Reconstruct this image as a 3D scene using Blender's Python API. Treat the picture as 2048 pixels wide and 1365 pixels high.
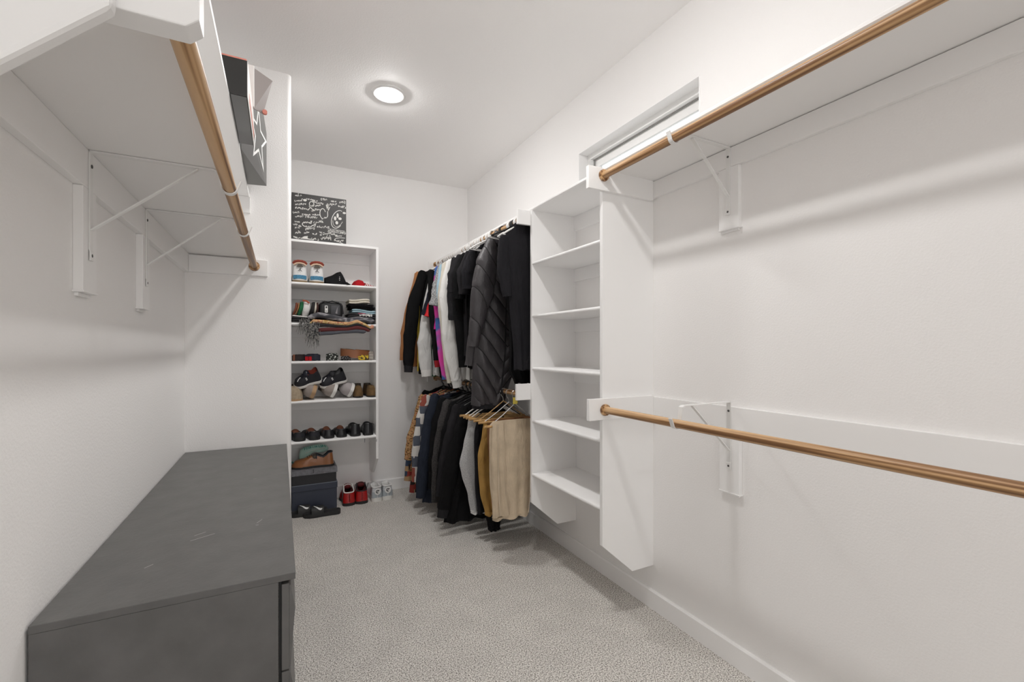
import bpy, bmesh, math, random
from mathutils import Vector, Matrix, Euler
PI = math.pi
for o in list(bpy.data.objects): bpy.data.objects.remove(o)
COL = bpy.context.scene.collection
SC = bpy.context.scene
# ------------------------------------------------------------ camera, world, exposure
cam = bpy.data.objects.new('camera', bpy.data.cameras.new('camera')); COL.objects.link(cam)
cam.location = (0, 0, 1.24)
cam.rotation_euler = (PI/2, 0, -math.atan2(464, 900))
cam.data.sensor_width = 36; cam.data.lens = 36*900/2048; cam.data.shift_y = 13.5/2048
cam.data.clip_start = .02
SC.camera = cam
W = bpy.data.worlds.new('world'); SC.world = W; W.use_nodes = True
W.node_tree.nodes['Background'].inputs[0].default_value = (1, .99, .985, 1)
W.node_tree.nodes['Background'].inputs[1].default_value = 2.7
SC.view_settings.view_transform = 'Standard'; SC.view_settings.look = 'None'
SC.view_settings.gamma = 1; SC.view_settings.use_curve_mapping = False
SC.view_settings.exposure = -0.50
LAMP = 390.0
SC.cycles.max_bounces = 14; SC.cycles.diffuse_bounces = 10

# ------------------------------------------------------------ helpers
def curve(keys, t):
    """smooth interpolation through [(t, value), ...]"""
    if t <= keys[0][0]: return keys[0][1]
    for (a, va), (b, vb) in zip(keys, keys[1:]):
        if t <= b:
            u = (t-a)/(b-a) if b > a else 0
            u = u*u*(3-2*u)*.6+u*.4
            return va+(vb-va)*u
    return keys[-1][1]

def mat(name, col, rough=.6, bump=0, bscale=200, var=0, vscale=8, metal=0, spec=.5, emit=0, sheen=0, crease=0):
    m = bpy.data.materials.new(name); m.use_nodes = True
    nt = m.node_tree; b = nt.nodes['Principled BSDF']
    b.inputs['Base Color'].default_value = (*col, 1); b.inputs['Roughness'].default_value = rough
    b.inputs['Metallic'].default_value = metal; b.inputs['Specular IOR Level'].default_value = spec
    if sheen:
        b.inputs['Sheen Weight'].default_value = sheen
    if emit:
        b.inputs['Emission Color'].default_value = (1, .985, .968, 1); b.inputs['Emission Strength'].default_value = emit
    tc = nt.nodes.new('ShaderNodeTexCoord')
    if bump:
        n = nt.nodes.new('ShaderNodeTexNoise'); n.inputs['Scale'].default_value = bscale; n.inputs['Detail'].default_value = 3
        bp = nt.nodes.new('ShaderNodeBump'); bp.inputs['Strength'].default_value = bump; bp.inputs['Distance'].default_value = .004
        nt.links.new(tc.outputs['Object'], n.inputs['Vector'])
        nt.links.new(n.outputs['Fac'], bp.inputs['Height']); nt.links.new(bp.outputs['Normal'], b.inputs['Normal'])
        if crease:
            mp = nt.nodes.new('ShaderNodeMapping'); mp.inputs['Scale'].default_value = (1.6, 1.6, .7); mp.inputs['Rotation'].default_value = (0, .35, 0)
            n4 = nt.nodes.new('ShaderNodeTexNoise'); n4.inputs['Scale'].default_value = 13; n4.inputs['Detail'].default_value = 3; n4.inputs['Distortion'].default_value = .8
            b4 = nt.nodes.new('ShaderNodeBump'); b4.inputs['Strength'].default_value = crease; b4.inputs['Distance'].default_value = .022
            nt.links.new(tc.outputs['Object'], mp.inputs['Vector']); nt.links.new(mp.outputs['Vector'], n4.inputs['Vector'])
            nt.links.new(n4.outputs['Fac'], b4.inputs['Height']); nt.links.new(b4.outputs['Normal'], bp.inputs['Normal'])
    if var:
        n2 = nt.nodes.new('ShaderNodeTexNoise'); n2.inputs['Scale'].default_value = vscale; n2.inputs['Detail'].default_value = 4
        nt.links.new(tc.outputs['Object'], n2.inputs['Vector'])
        r = nt.nodes.new('ShaderNodeValToRGB')
        r.color_ramp.elements[0].position = .3; r.color_ramp.elements[1].position = .7
        r.color_ramp.elements[0].color = (*[max(0, c*(1-var)) for c in col], 1)
        r.color_ramp.elements[1].color = (*[min(1, c*(1+var)) for c in col], 1)
        nt.links.new(n2.outputs['Fac'], r.inputs['Fac']); nt.links.new(r.outputs['Color'], b.inputs['Base Color'])
    return m

def ramp_mat(name, tex, scale, stops, rough=.8, vec_scale=(1, 1, 1), rot=(0, 0, 0), setup=None, interp='LINEAR', coord='Object', bump=0):
    """texture -> colour ramp -> principled"""
    m = bpy.data.materials.new(name); m.use_nodes = True
    nt = m.node_tree; b = nt.nodes['Principled BSDF']; b.inputs['Roughness'].default_value = rough
    tc = nt.nodes.new('ShaderNodeTexCoord'); mp = nt.nodes.new('ShaderNodeMapping')
    mp.inputs['Scale'].default_value = vec_scale; mp.inputs['Rotation'].default_value = rot
    t = nt.nodes.new(tex); t.inputs['Scale'].default_value = scale
    if setup: setup(t)
    r = nt.nodes.new('ShaderNodeValToRGB'); r.color_ramp.interpolation = interp
    els = r.color_ramp.elements
    els[0].position, els[0].color = stops[0][0], (*stops[0][1], 1)
    els[1].position, els[1].color = stops[1][0], (*stops[1][1], 1)
    for p, c in stops[2:]:
        e = els.new(p); e.color = (*c, 1)
    nt.links.new(tc.outputs[coord], mp.inputs['Vector']); nt.links.new(mp.outputs['Vector'], t.inputs['Vector'])
    out = t.outputs['Fac'] if 'Fac' in t.outputs else t.outputs[0]
    nt.links.new(out, r.inputs['Fac']); nt.links.new(r.outputs['Color'], b.inputs['Base Color'])
    if bump:
        bp = nt.nodes.new('ShaderNodeBump'); bp.inputs['Strength'].default_value = bump; bp.inputs['Distance'].default_value = .004
        nt.links.new(out, bp.inputs['Height']); nt.links.new(bp.outputs['Normal'], b.inputs['Normal'])
    return m

class MB:
    """collects shapes into one mesh"""
    def __init__(s): s.v = []; s.f = []
    def add(s, vs, fs):
        n = len(s.v); s.v += [tuple(p) for p in vs]; s.f += [tuple(i+n for i in f) for f in fs]; return s
    def box(s, x0, x1, y0, y1, z0, z1, bev=0.0015):
        bm = bmesh.new(); bmesh.ops.create_cube(bm, size=1)
        for v in bm.verts:
            v.co = Vector(((x0+x1)/2+v.co.x*(x1-x0), (y0+y1)/2+v.co.y*(y1-y0), (z0+z1)/2+v.co.z*(z1-z0)))
        if bev: bmesh.ops.bevel(bm, geom=bm.edges[:], offset=bev, segments=2, affect='EDGES', profile=.5)
        return s.bm(bm)
    def bm(s, bm, M=None):
        bm.verts.index_update()
        vs = [(M @ v.co if M else v.co.copy()) for v in bm.verts]
        fs = [[v.index for v in f.verts] for f in bm.faces]
        bm.free(); return s.add(vs, fs)
    def prism(s, prof, axis, a0, a1, bev=0):
        """closed 2D profile extruded along an axis ('x','y','z'); profile in the other two axes in order"""
        def P(p, a):
            return {'x': (a, p[0], p[1]), 'y': (p[0], a, p[1]), 'z': (p[0], p[1], a)}[axis]
        bm = bmesh.new()
        v0 = [bm.verts.new(P(p, a0)) for p in prof]; v1 = [bm.verts.new(P(p, a1)) for p in prof]
        n = len(prof); bm.faces.new(v0); bm.faces.new(v1[::-1])
        for i in range(n): bm.faces.new((v0[i], v1[i], v1[(i+1) % n], v0[(i+1) % n]))
        bmesh.ops.recalc_face_normals(bm, faces=bm.faces[:])
        if bev: bmesh.ops.bevel(bm, geom=bm.edges[:], offset=bev, segments=2, affect='EDGES', profile=.5)
        return s.bm(bm)
    def loft(s, rings, cap0=True, cap1=True, closed=True):
        m = len(rings[0]); fs = []
        for i in range(len(rings)-1):
            for j in range(m if closed else m-1):
                k = (j+1) % m
                fs.append((i*m+j, i*m+k, (i+1)*m+k, (i+1)*m+j))
        if closed and cap0: fs.append(tuple(range(m-1, -1, -1)))
        if closed and cap1: fs.append(tuple((len(rings)-1)*m+j for j in range(m)))
        return s.add([p for r in rings for p in r], fs)
    def tube(s, pts, r, seg=8, ry=None, cap=True):
        """tube along points; r number or list"""
        pts = [Vector(p) for p in pts]; n = len(pts); rings = []
        up = Vector((0, 0, 1)); prev = None
        for i, p in enumerate(pts):
            d = (pts[min(i+1, n-1)]-pts[max(i-1, 0)]).normalized()
            if prev is None:
                a = d.cross(up if abs(d.z) < .95 else Vector((0, 1, 0))).normalized()
            else:
                a = (prev-d*prev.dot(d)).normalized()
            prev = a; b = d.cross(a)
            ri = r[i] if isinstance(r, (list, tuple)) else r
            rj = (ry[i] if isinstance(ry, (list, tuple)) else ry) if ry is not None else ri
            rings.append([p+a*math.cos(2*PI*k/seg)*ri+b*math.sin(2*PI*k/seg)*rj for k in range(seg)])
        return s.loft(rings, cap, cap)
    def strip(s, pts, width, th, wdir):
        """flat strip of metal following pts, its width along wdir"""
        pts = [Vector(p) for p in pts]; w = Vector(wdir).normalized(); rings = []
        for i, p in enumerate(pts):
            d = (pts[min(i+1, len(pts)-1)]-pts[max(i-1, 0)]).normalized(); n = d.cross(w).normalized()
            rings.append([p+w*width/2+n*th/2, p-w*width/2+n*th/2, p-w*width/2-n*th/2, p+w*width/2-n*th/2])
        return s.loft(rings)
    def lathe(s, prof, seg=24, c=(0, 0, 0), axis='z'):
        rings = []
        for r, h in prof:
            ring = []
            for k in range(seg):
                a = 2*PI*k/seg; x, y = r*math.cos(a), r*math.sin(a)
                ring.append({'z': (c[0]+x, c[1]+y, c[2]+h), 'y': (c[0]+x, c[1]+h, c[2]+y), 'x': (c[0]+h, c[1]+x, c[2]+y)}[axis])
            rings.append(ring)
        return s.loft(rings)
    def ellipsoid(s, c, r, seg=16, rings=10, zmin=-1):
        R = []
        for i in range(rings+1):
            a = -PI/2+PI*i/rings; z = max(math.sin(a), zmin); q = max(math.cos(a), 1e-3)
            R.append([(c[0]+r[0]*q*math.cos(2*PI*k/seg), c[1]+r[1]*q*math.sin(2*PI*k/seg), c[2]+r[2]*z) for k in range(seg)])
        return s.loft(R)
    def xform(s, M):
        s.v = [tuple(M @ Vector(p)) for p in s.v]; return s

def part(name, mb, m, parent=None, label=None, smooth=False, kind=None, seam=None):
    me = bpy.data.meshes.new(name)
    off = Vector(parent['base']) if parent is not None and 'base' in parent else Vector((0, 0, 0))
    me.from_pydata([Vector(p)-off for p in mb.v], [], mb.f)
    bm = bmesh.new(); bm.from_mesh(me); bmesh.ops.recalc_face_normals(bm, faces=bm.faces[:]); bm.to_mesh(me); bm.free()
    me.materials.append(m)
    if seam is not None:
        me.materials.append(seam)
        for p in me.polygons:
            if sum(mb.flags[v] for v in p.vertices) >= 2: p.material_index = 1
    if smooth:
        for p in me.polygons: p.use_smooth = True
        try: me.set_sharp_from_angle(angle=math.radians(50 if smooth is True else smooth))
        except Exception: pass
    o = bpy.data.objects.new(name, me); COL.objects.link(o)
    if parent is not None:
        o.parent = parent
        if 'base' in parent: o['base'] = tuple(parent['base'])
    if label: o['label'] = label
    if kind: o['kind'] = kind
    return o

def thing(name, label, cat, base=(0, 0, 0), group=None, world=True, rot=None):
    """an Empty at the base of a thing. world=True: its parts are given in world coordinates"""
    o = bpy.data.objects.new(name, None); COL.objects.link(o); o.location = base; o.empty_display_size = .05
    if rot is not None: o.rotation_euler = rot
    o['label'] = label; o['category'] = cat
    if group: o['group'] = group
    if world: o['base'] = tuple(base)
    return o

def tag(o, label, cat, group=None):
    o['label'] = label; o['category'] = cat
    if group: o['group'] = group
    return o

def struct(name, mb, m, smooth=False, parent=None):
    o = part(name, mb, m, parent, smooth=smooth)
    if parent is None: o['kind'] = 'structure'
    return o

# ------------------------------------------------------------ materials
WALL = mat('wall_paint', (.86, .85, .842), .6, bump=.22, bscale=150)
CEIL = mat('ceiling_paint', (.92, .91, .902), .7, bump=.2, bscale=120)
TRIM = mat('trim_paint', (.87, .865, .86), .38)
METAL = mat('white_enamel', (.82, .82, .81), .3)
SCREW = mat('screw_steel', (.12, .12, .12), .4, metal=1)
GLASS = mat('window_glass', (.9, .92, .92), .05); GLASS.node_tree.nodes['Principled BSDF'].inputs['Transmission Weight'].default_value = 1
VINYL = mat('window_vinyl', (.84, .84, .83), .35)
GASKET = mat('window_gasket', (.3, .3, .29), .6)
LENS = mat('lamp_lens', (1, 1, 1), .5, emit=LAMP)
DRESS = mat('dresser_paint', (.112, .110, .107), .42, bump=.12, bscale=90, var=.12, vscale=14)
GAP_SHADE = mat('drawer_gap_shade', (.012, .012, .012), .8)  # near-black that paints the shade inside the dresser gaps
SCUFF = mat('scuff_mark', (.35, .34, .33), .6)
def oak():
    m = bpy.data.materials.new('oak'); m.use_nodes = True; nt = m.node_tree; b = nt.nodes['Principled BSDF']
    tc = nt.nodes.new('ShaderNodeTexCoord'); mp = nt.nodes.new('ShaderNodeMapping'); mp.inputs['Scale'].default_value = (1, .012, 1)
    n = nt.nodes.new('ShaderNodeTexNoise'); n.inputs['Scale'].default_value = 130; n.inputs['Detail'].default_value = 5
    mp2 = nt.nodes.new('ShaderNodeMapping'); mp2.inputs['Scale'].default_value = (1, .014, 1)
    n2 = nt.nodes.new('ShaderNodeTexNoise'); n2.inputs['Scale'].default_value = 70; n2.inputs['Detail'].default_value = 2
    add = nt.nodes.new('ShaderNodeMath'); add.operation = 'MULTIPLY_ADD'; add.inputs[1].default_value = .55
    r = nt.nodes.new('ShaderNodeValToRGB'); e = r.color_ramp.elements
    e[0].position = .66; e[0].color = (.20, .095, .038, 1); e[1].position = .88; e[1].color = (.62, .40, .21, 1)
    x = e.new(.765); x.color = (.43, .245, .11, 1)
    for a, bb in ((tc.outputs['Object'], mp.inputs['Vector']), (mp.outputs['Vector'], n.inputs['Vector']), (tc.outputs['Object'], mp2.inputs['Vector']),
                  (mp2.outputs['Vector'], n2.inputs['Vector']), (n.outputs['Fac'], add.inputs[0]), (n2.outputs['Fac'], add.inputs[2]),
                  (add.outputs[0], r.inputs['Fac']), (r.outputs['Color'], b.inputs['Base Color'])): nt.links.new(a, bb)
    b.inputs['Roughness'].default_value = .42
    return m
OAK = oak()
def carpet():
    m = bpy.data.materials.new('carpet'); m.use_nodes = True; nt = m.node_tree; b = nt.nodes['Principled BSDF']
    tc = nt.nodes.new('ShaderNodeTexCoord')
    v = nt.nodes.new('ShaderNodeTexVoronoi'); v.inputs['Scale'].default_value = 155; v.inputs['Randomness'].default_value = 1
    n = nt.nodes.new('ShaderNodeTexNoise'); n.inputs['Scale'].default_value = 190; n.inputs['Detail'].default_value = 3
    n3 = nt.nodes.new('ShaderNodeTexNoise'); n3.inputs['Scale'].default_value = 7; n3.inputs['Detail'].default_value = 4
    r = nt.nodes.new('ShaderNodeValToRGB'); e = r.color_ramp.elements
    e[0].position = .36; e[0].color = (.22, .205, .185, 1); e[1].position = .66; e[1].color = (.95, .92, .88, 1)
    x = e.new(.5); x.color = (.66, .63, .59, 1)
    hs = nt.nodes.new('ShaderNodeMix'); hs.data_type = 'RGBA'; hs.blend_type = 'MULTIPLY'; hs.inputs[0].default_value = 1
    r2 = nt.nodes.new('ShaderNodeValToRGB'); f = r2.color_ramp.elements
    f[0].position = .3; f[0].color = (.90, .90, .90, 1); f[1].position = .7; f[1].color = (1, 1, 1, 1)
    bp = nt.nodes.new('ShaderNodeBump'); bp.inputs['Strength'].default_value = .55; bp.inputs['Distance'].default_value = .006; bp.invert = True
    L = nt.links.new
    for t in (v, n, n3): L(tc.outputs['Object'], t.inputs['Vector'])
    L(n.outputs['Fac'], r.inputs['Fac']); L(n3.outputs['Fac'], r2.inputs['Fac'])
    L(r.outputs['Color'], hs.inputs[6]); L(r2.outputs['Color'], hs.inputs[7]); L(hs.outputs[2], b.inputs['Base Color'])
    L(v.outputs['Distance'], bp.inputs['Height']); L(bp.outputs['Normal'], b.inputs['Normal'])
    b.inputs['Roughness'].default_value = .95; b.inputs['Specular IOR Level'].default_value = .1
    return m
CARPET = carpet()

# ------------------------------------------------------------ room shell
XL, XR, YB, YF, H = -.426, 1.58, 3.985, -3.2, 2.743
YP, XP = 2.76, .055           # partition face and its right-hand corner
T = .12
struct('floor', MB().box(XL-T, XR+T, YF-T, YB+T, -.1, 0, 0), CARPET)
struct('ceiling', MB().box(XL-T, XR+T, YF-T, YB+T, H, H+.1, 0), CEIL)
struct('wall_left', MB().box(XL-T, XL, YF, YP+.02, 0, H, 0), WALL)
# partition: solid chase with a rounded (bullnose) outside corner
rr = .022
prof = [(XL-T, YP)]+[(XP-rr+rr*math.sin(a), YP+rr-rr*math.cos(a)) for a in [i*PI/2/8 for i in range(9)]]+[(XP, YB+T), (XL-T, YB+T)]
struct('wall_partition', MB().prism(prof, 'z', 0, H), WALL, smooth=30)
struct('wall_back', MB().box(XP-.02, XR+T, YB, YB+T, 0, H, 0), WALL)
# right wall with the window opening
WY0, WY1, WZ0, WZ1 = 1.328, 2.20, 1.95, 2.397
w = MB()
w.box(XR, XR+T, YF, WY0, 0, H, 0).box(XR, XR+T, WY1, YB, 0, H, 0).box(XR, XR+T, WY0, WY1, 0, WZ0, 0).box(XR, XR+T, WY0, WY1, WZ1, H, 0)
struct('wall_right', w, WALL)
# unseen front wall, set far back; wide opening made up to admit fill light
w = MB().box(XL-T, -.35, YF-T, YF, 0, H, 0).box(1.5, XR+T, YF-T, YF, 0, H, 0).box(-.35, 1.5, YF-T, YF, 2.45, H, 0)
struct('wall_front', w, WALL)
BB = .088
def base_prof(h, t): return [(0, 0), (t, 0), (t, h-.006), (t-.005, h), (0, h)]
struct('baseboard_right', MB().prism([(XR-x, z) for x, z in base_prof(BB, .013)], 'y', YF, YB), TRIM)
struct('baseboard_back', MB().prism([(YB-x, z) for x, z in base_prof(BB+.008, .013)], 'x', XP, XR-.013), TRIM)
struct('baseboard_left', MB().prism([(XL+x, z) for x, z in base_prof(BB, .013)], 'y', YF, YP), TRIM)
# window: frame set in the recess, with a sash and a pane
win = bpy.data.objects.new('window_1', None); COL.objects.link(win); win['kind'] = 'structure'; win['base'] = (0, 0, 0)
def ring_frame(mb, x0, x1, y0, y1, z0, z1, wd):
    mb.box(x0, x1, y0, y1, z1-wd, z1).box(x0, x1, y0, y1, z0, z0+wd).box(x0, x1, y0, y0+wd, z0+wd, z1-wd).box(x0, x1, y1-wd, y1, z0+wd, z1-wd)
    return mb
part('jamb_liner', ring_frame(MB(), XR-.002, XR+.062, WY0-.0, WY1+.0, WZ0, WZ1, .006), TRIM, win)
part('window_frame', ring_frame(MB(), XR+.062, XR+.115, WY0, WY1, WZ0, WZ1, .034), VINYL, win)
part('gasket', ring_frame(MB(), XR+.085, XR+.095, WY0+.034, WY1-.034, WZ0+.034, WZ1-.034, .006), GASKET, win)
part('sash', ring_frame(MB(), XR+.095, XR+.115, WY0+.034, WY1-.034, WZ0+.034, WZ1-.034, .05), VINYL, win)
part('pane', MB().box(XR+.103, XR+.107, WY0+.08, WY1-.08, WZ0+.08, WZ1-.08, 0), GLASS, win)

# ------------------------------------------------------------ ceiling lights
FILL_LENS = mat('fill_lamp_lens', (1, 1, 1), .5, emit=LAMP*.5)
def downlight(x, y, label, lens=None):
    t = thing('ceiling_light', label, 'light', (x, y, H), world=False)
    part('trim_ring', MB().lathe([(.098, 0), (.098, -.004), (.09, -.009), (.072, -.008), (.066, -.004), (.066, 0)], 40), METAL, t, smooth=True)
    part('lens', MB().lathe([(.0005, -.026), (.02, -.0248), (.04, -.0205), (.054, -.0145), (.062, -.009), (.065, -.003), (.065, -.0005), (.0005, -.0005)], 40), lens or LENS, t, smooth=True)
downlight(.572, 2.70, 'round recessed ceiling light glowing white above the carpet aisle')
downlight(.575, 1.20, 'round recessed ceiling light above the near end of the closet, out of the photo')
downlight(.575, -.75, 'added unseen fill lamp behind the camera, built as a dimmer round ceiling light', FILL_LENS)  # added lamp with no known source, brightens the near walls

# ------------------------------------------------------------ closet carpentry
def screw(mb, x, y, z, ax):
    return mb.lathe([(.0005, 0), (.0045, 0), (.0045, .0015), (.002, .0025), (.0005, .0025)], 10, (x, y, z), ax)

def rod(name_label, x, z, y0, y1, end_labels=True):
    t = thing('closet_rod', name_label, 'rod', (x, y0, z))
    n = 14
    part('pole', MB().lathe([(.0157, y0+(y1-y0)*i/n) for i in range(n+1)], 28, (x, 0, z), 'y'), OAK, t, smooth=True)
    for y, s in ((y0, 1), (y1, -1)):
        part('socket', MB().lathe([(.0163, y), (.025, y), (.026, y+s*.004), (.0245, y+s*.011), (.0163, y+s*.011)], 28, (x, 0, z), 'y'), OAK, t, smooth=True)
    return t

def bracket(label, xw, y, zt, s, arm, rod_dx, rod_dz, board=None, drop=.262):
    """shelf-and-rod bracket on a wall at xw; s=+1 when the room lies towards +x. zt: underside it meets"""
    t = thing('shelf_bracket', label, 'bracket', (xw, y, zt-.3))
    bx = xw
    if board:
        y0, y1, z0, z1 = board
        part('backing_board', MB().box(min(xw, xw+s*.019), max(xw, xw+s*.019), y0, y1, z0, z1, .0015), TRIM, t)
        part('board_end', MB().box(min(xw, xw+s*.0215), max(xw, xw+s*.0215), y0-.004, y1+.002, z0-.004, z0+.001, .001).box(min(xw, xw+s*.008), max(xw, xw+s*.008), y0+.008, y1, z0-.012, z0-.004, .001), TRIM, t)
        bx = xw+s*.0195
    zt -= .0025
    part('upright', MB().strip([(bx+s*.0015, y, zt), (bx+s*.0015, y, zt-drop*.9), (bx+s*.003, y, zt-drop*.91), (bx+s*.003, y, zt-drop)], .019, .003, (0, 1, 0)), METAL, t)
    rx, rz, R = xw+s*rod_dx, zt-rod_dz, .0182
    pts = [(bx+s*.001, y, zt), (rx-s*.035, y, zt), (rx-s*.024, y, zt-.006), (rx-s*R, y, rz+.006)]
    part('arm', MB().strip(pts[:3], .019, .003, (0, 1, 0)), METAL, t)
    hook = [(rx-s*.024, y, zt-.006)]+[(rx-s*R*math.cos(a), y, rz-R*math.sin(a)) for a in [i*PI*.95/10 for i in range(11)]]+[(rx+s*(R+.009), y, rz+.020)]
    part('rod_hook', MB().strip(hook, .017, .003, (0, 1, 0)), METAL, t)
    part('brace', MB().strip([(bx+s*.003, y, zt-drop*.72), (xw+s*arm, y, zt-.004)], .0125, .003, (0, 1, 0)), METAL, t)
    for dz in (.035, drop-.012):
        part('screw', screw(MB(), 0, 0, 0, 'x').xform(Matrix.Translation((bx+s*.003, y, zt-dz)) @ Matrix.Scale(s, 4, (1, 0, 0))), SCREW, t)
    return t

# --- right wall: upper shelf over the whole wall
ZS0, ZS1 = 2.0245, 2.043
XS = 1.275
t = thing('closet_shelf', 'long white upper shelf along the right wall above rods and cubbies', 'shelf', (XR, 1.3, ZS0))
sh = MB().prism([(XS+.004, ZS0), (XR, ZS0), (XR, ZS1), (XS+.004, ZS1), (XS, ZS1-.005), (XS, ZS0+.005)], 'y', -.6, YB)
part('shelf_board', sh, TRIM, t)
CZ0, CZ1 = 1.933, 2.0215
part('wall_cleat', MB().box(XR-.019, XR, -.6, 1.5945, CZ0+.013, CZ1), TRIM, t)
part('wall_cleat', MB().box(XR-.019, XR, 2.2455, YB, CZ0+.013, CZ1), TRIM, t)
YN0, YN1, YG0, YG1 = 1.595, 1.614, 2.226, 2.245     # near and far side panels of the cubby tower
part('end_cleat', MB().box(1.185, XR-.0195, YN0-.0195, YN0-.0005, CZ0, CZ1+.010), TRIM, t)
part('end_cleat', MB().box(1.195, XR-.0195, YG1+.0005, YG1+.0195, CZ0+.01, CZ1+.003), TRIM, t)
part('end_cleat', MB().box(1.195, XR-.0195, YB-.019, YB-.0003, CZ0, CZ1), TRIM, t)
# --- lower rail boards
t = thing('rail_board', 'white horizontal rail board on the right wall carrying the bare lower rod', 'rail', (XR, .5, .93))
part('wall_cleat', MB().box(XR-.019, XR, -.6, 1.5945, .916, 1.010), TRIM, t)
part('end_cleat', MB().box(1.188, XR-.0195, YN0-.0195, YN0-.0005, .922, 1.016), TRIM, t)
t = thing('rail_board', 'white rail board behind the hanging clothes, its square end beside the cubby tower', 'rail', (XR, 3, .93))
part('wall_cleat', MB().box(XR-.019, XR, 2.2455, YB-.02, .925, 1.02), TRIM, t)
part('end_cleat', MB().box(1.188, XR-.0195, YG1+.0005, YG1+.0195, .942, 1.034), TRIM, t)
part('end_cleat', MB().box(1.188, XR-.0195, YB-.019, YB-.0003, .93, 1.02), TRIM, t)

ZR, ZRL, XROD = 1.997, .966, 1.264
rod('oak closet rod, bare, under the upper right shelf in the foreground', XROD, ZR, -.55, YN0-.0196)
rod('oak closet rod, bare, at waist height on the right wall', XROD+.008, ZRL, -.55, YN0-.0196)
rod('upper oak rod behind the cubby tower, hung with shirts and jackets', XROD, ZR, YG1+.0196, YB-.0192)
rod('lower oak rod behind the cubby tower, hung with trousers and shirts', XROD, ZRL, YG1+.0196, YB-.0192)
bracket('white metal bracket under the upper right shelf, near the window', XR, 1.178, ZS0, -1, .22, XR-XROD, ZS0-.0025-ZR, (1.135, 1.222, 1.707, 1.9455))
bracket('white metal bracket holding the bare lower rod on the right wall', XR, 1.175, 1.031, -1, .225, XR-XROD-.008, 1.031-.0025-ZRL, (1.132, 1.219, .674, .915))
bracket('white bracket on the upper rod amid the hanging clothes', XR, 3.1, ZS0, -1, .22, XR-XROD, ZS0-.0025-ZR)

def side_panel(plane, a0, a1, front, back, z0=.205, zf=.355, top=ZS0, cut=.174):
    """side panel with a 45 degree cut at its lower front corner. plane 'y': panel spans a0..a1 in y"""
    s = 1 if back > front else -1
    prof = [(front, zf), (front, top), (back, top), (back, z0), (front+s*cut, z0)]
    return MB().prism(prof, plane, a0, a1, .0012)

SHZ = [1.719, 1.418, 1.120, .820, .515]
t = thing('cubby_tower', 'white open cubby shelf tower mounted on the right wall, empty', 'shelving', (XS, 1.9, .2))
part('side_panel', side_panel('y', YN0, YN1, XS, XR), TRIM, t)
part('side_panel', side_panel('y', YG0, YG1, XS, XR), TRIM, t)
for z in SHZ:
    a = z-.0095; b = z+.0095
    pr = [(XS+.008, a), (XR, a), (XR, b), (XS+.008, b), (XS+.003, z+.006), (XS+.001, z), (XS+.003, z-.006)]
    part('shelf', MB().prism(pr, 'y', YN1, YG0), TRIM, t, smooth=40)
    part('shelf_cleat', MB().box(XR-.016, XR, YN1, YG0, a-.075, a-.0003), TRIM, t)
part('shelf_cleat', MB().box(XR-.016, XR, YN1, YG0, ZS0-.085, ZS0-.0003), TRIM, t)

YC = 3.68; CX0, CX1 = XP, .699
BK = thing('shoe_shelf', 'white open bookcase on the back wall filled with shoes and folded clothes', 'shelving', (.37, YC, .2))
part('side_panel', side_panel('x', CX0, CX0+.019, YC, YB), TRIM, BK)
part('side_panel', side_panel('x', CX1-.019, CX1, YC, YB), TRIM, BK)
part('top', MB().box(CX0, CX1, YC, YB, ZS0, ZS1), TRIM, BK)
for z in [1.719, 1.417, 1.130, .834, .532]:
    a = z-.0095; b = z+.0095
    pr = [(YC+.008, a), (YB, a), (YB, b), (YC+.008, b), (YC+.003, z+.006), (YC+.001, z), (YC+.003, z-.006)]
    part('shelf', MB().prism(pr, 'x', CX0+.019, CX1-.019), TRIM, BK, smooth=40)
    part('shelf_cleat', MB().box(CX0+.019, CX1-.019, YB-.016, YB, a-.085, a-.0003), TRIM, BK)
part('shelf_cleat', MB().box(CX0+.019, CX1-.019, YB-.016, YB, ZS0-.085, ZS0-.0003), TRIM, BK)

# --- left wall: two shelves and a rod between a thin near panel and the partition
ZL = 1.714
t = thing('closet_shelf', 'white lower shelf on the left wall just above the oak rod', 'shelf', (XL, 1.7, ZL))
part('shelf_board', MB().box(XL, -.124, .652, YP, ZL, ZL+.019), TRIM, t)
part('wall_cleat', MB().box(XL, XL+.019, .692, YP, 1.62, ZL-.0004), TRIM, t)
part('end_cleat', MB().box(XL+.0195, -.058, YP-.019, YP-.0003, 1.622, 1.708), TRIM, t)
part('end_cleat', MB().prism([(XL+.0195, 1.622), (-.100, 1.622), (-.086, 1.634), (-.086, 1.712), (XL+.0195, 1.712)], 'y', .652, .690, .002), TRIM, t)
t = thing('closet_shelf', 'white top shelf on the left wall holding boxes', 'shelf', (XL, 1.7, 2.038))
part('shelf_board', MB().box(XL, -.1445, .652, YP, 2.038, 2.057), TRIM, t)
part('end_cleat', MB().box(XL, -.14, YP-.019, YP-.0003, 1.951, 2.0375), TRIM, t)
part('wall_cleat', MB().box(XL, XL+.019, .652, YP-.0195, 1.951, 2.0375), TRIM, t)
t = thing('support_panel', 'white support panel with a slanted lower edge at the near left end of the shelves', 'panel', (XL, .64, 1.3))
part('panel_board', MB().prism([(XL, 1.345), (XL, 2.30), (-.162, 2.30), (-.162, 1.609)], 'y', .628, .6515, .006), TRIM, t)
rod('oak closet rod, bare, under the left shelves', -.121, 1.672, .6905, YP-.0195)
for y, lab in ((1.428, 'nearer white metal bracket under the left shelf'), (1.94, 'farther white metal bracket under the left shelf')):
    bracket(lab, XL, y, ZL, 1, .235, -.121-XL, ZL-.0025-1.672, (y-.040, y+.046, 1.374, 1.6195))

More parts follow.
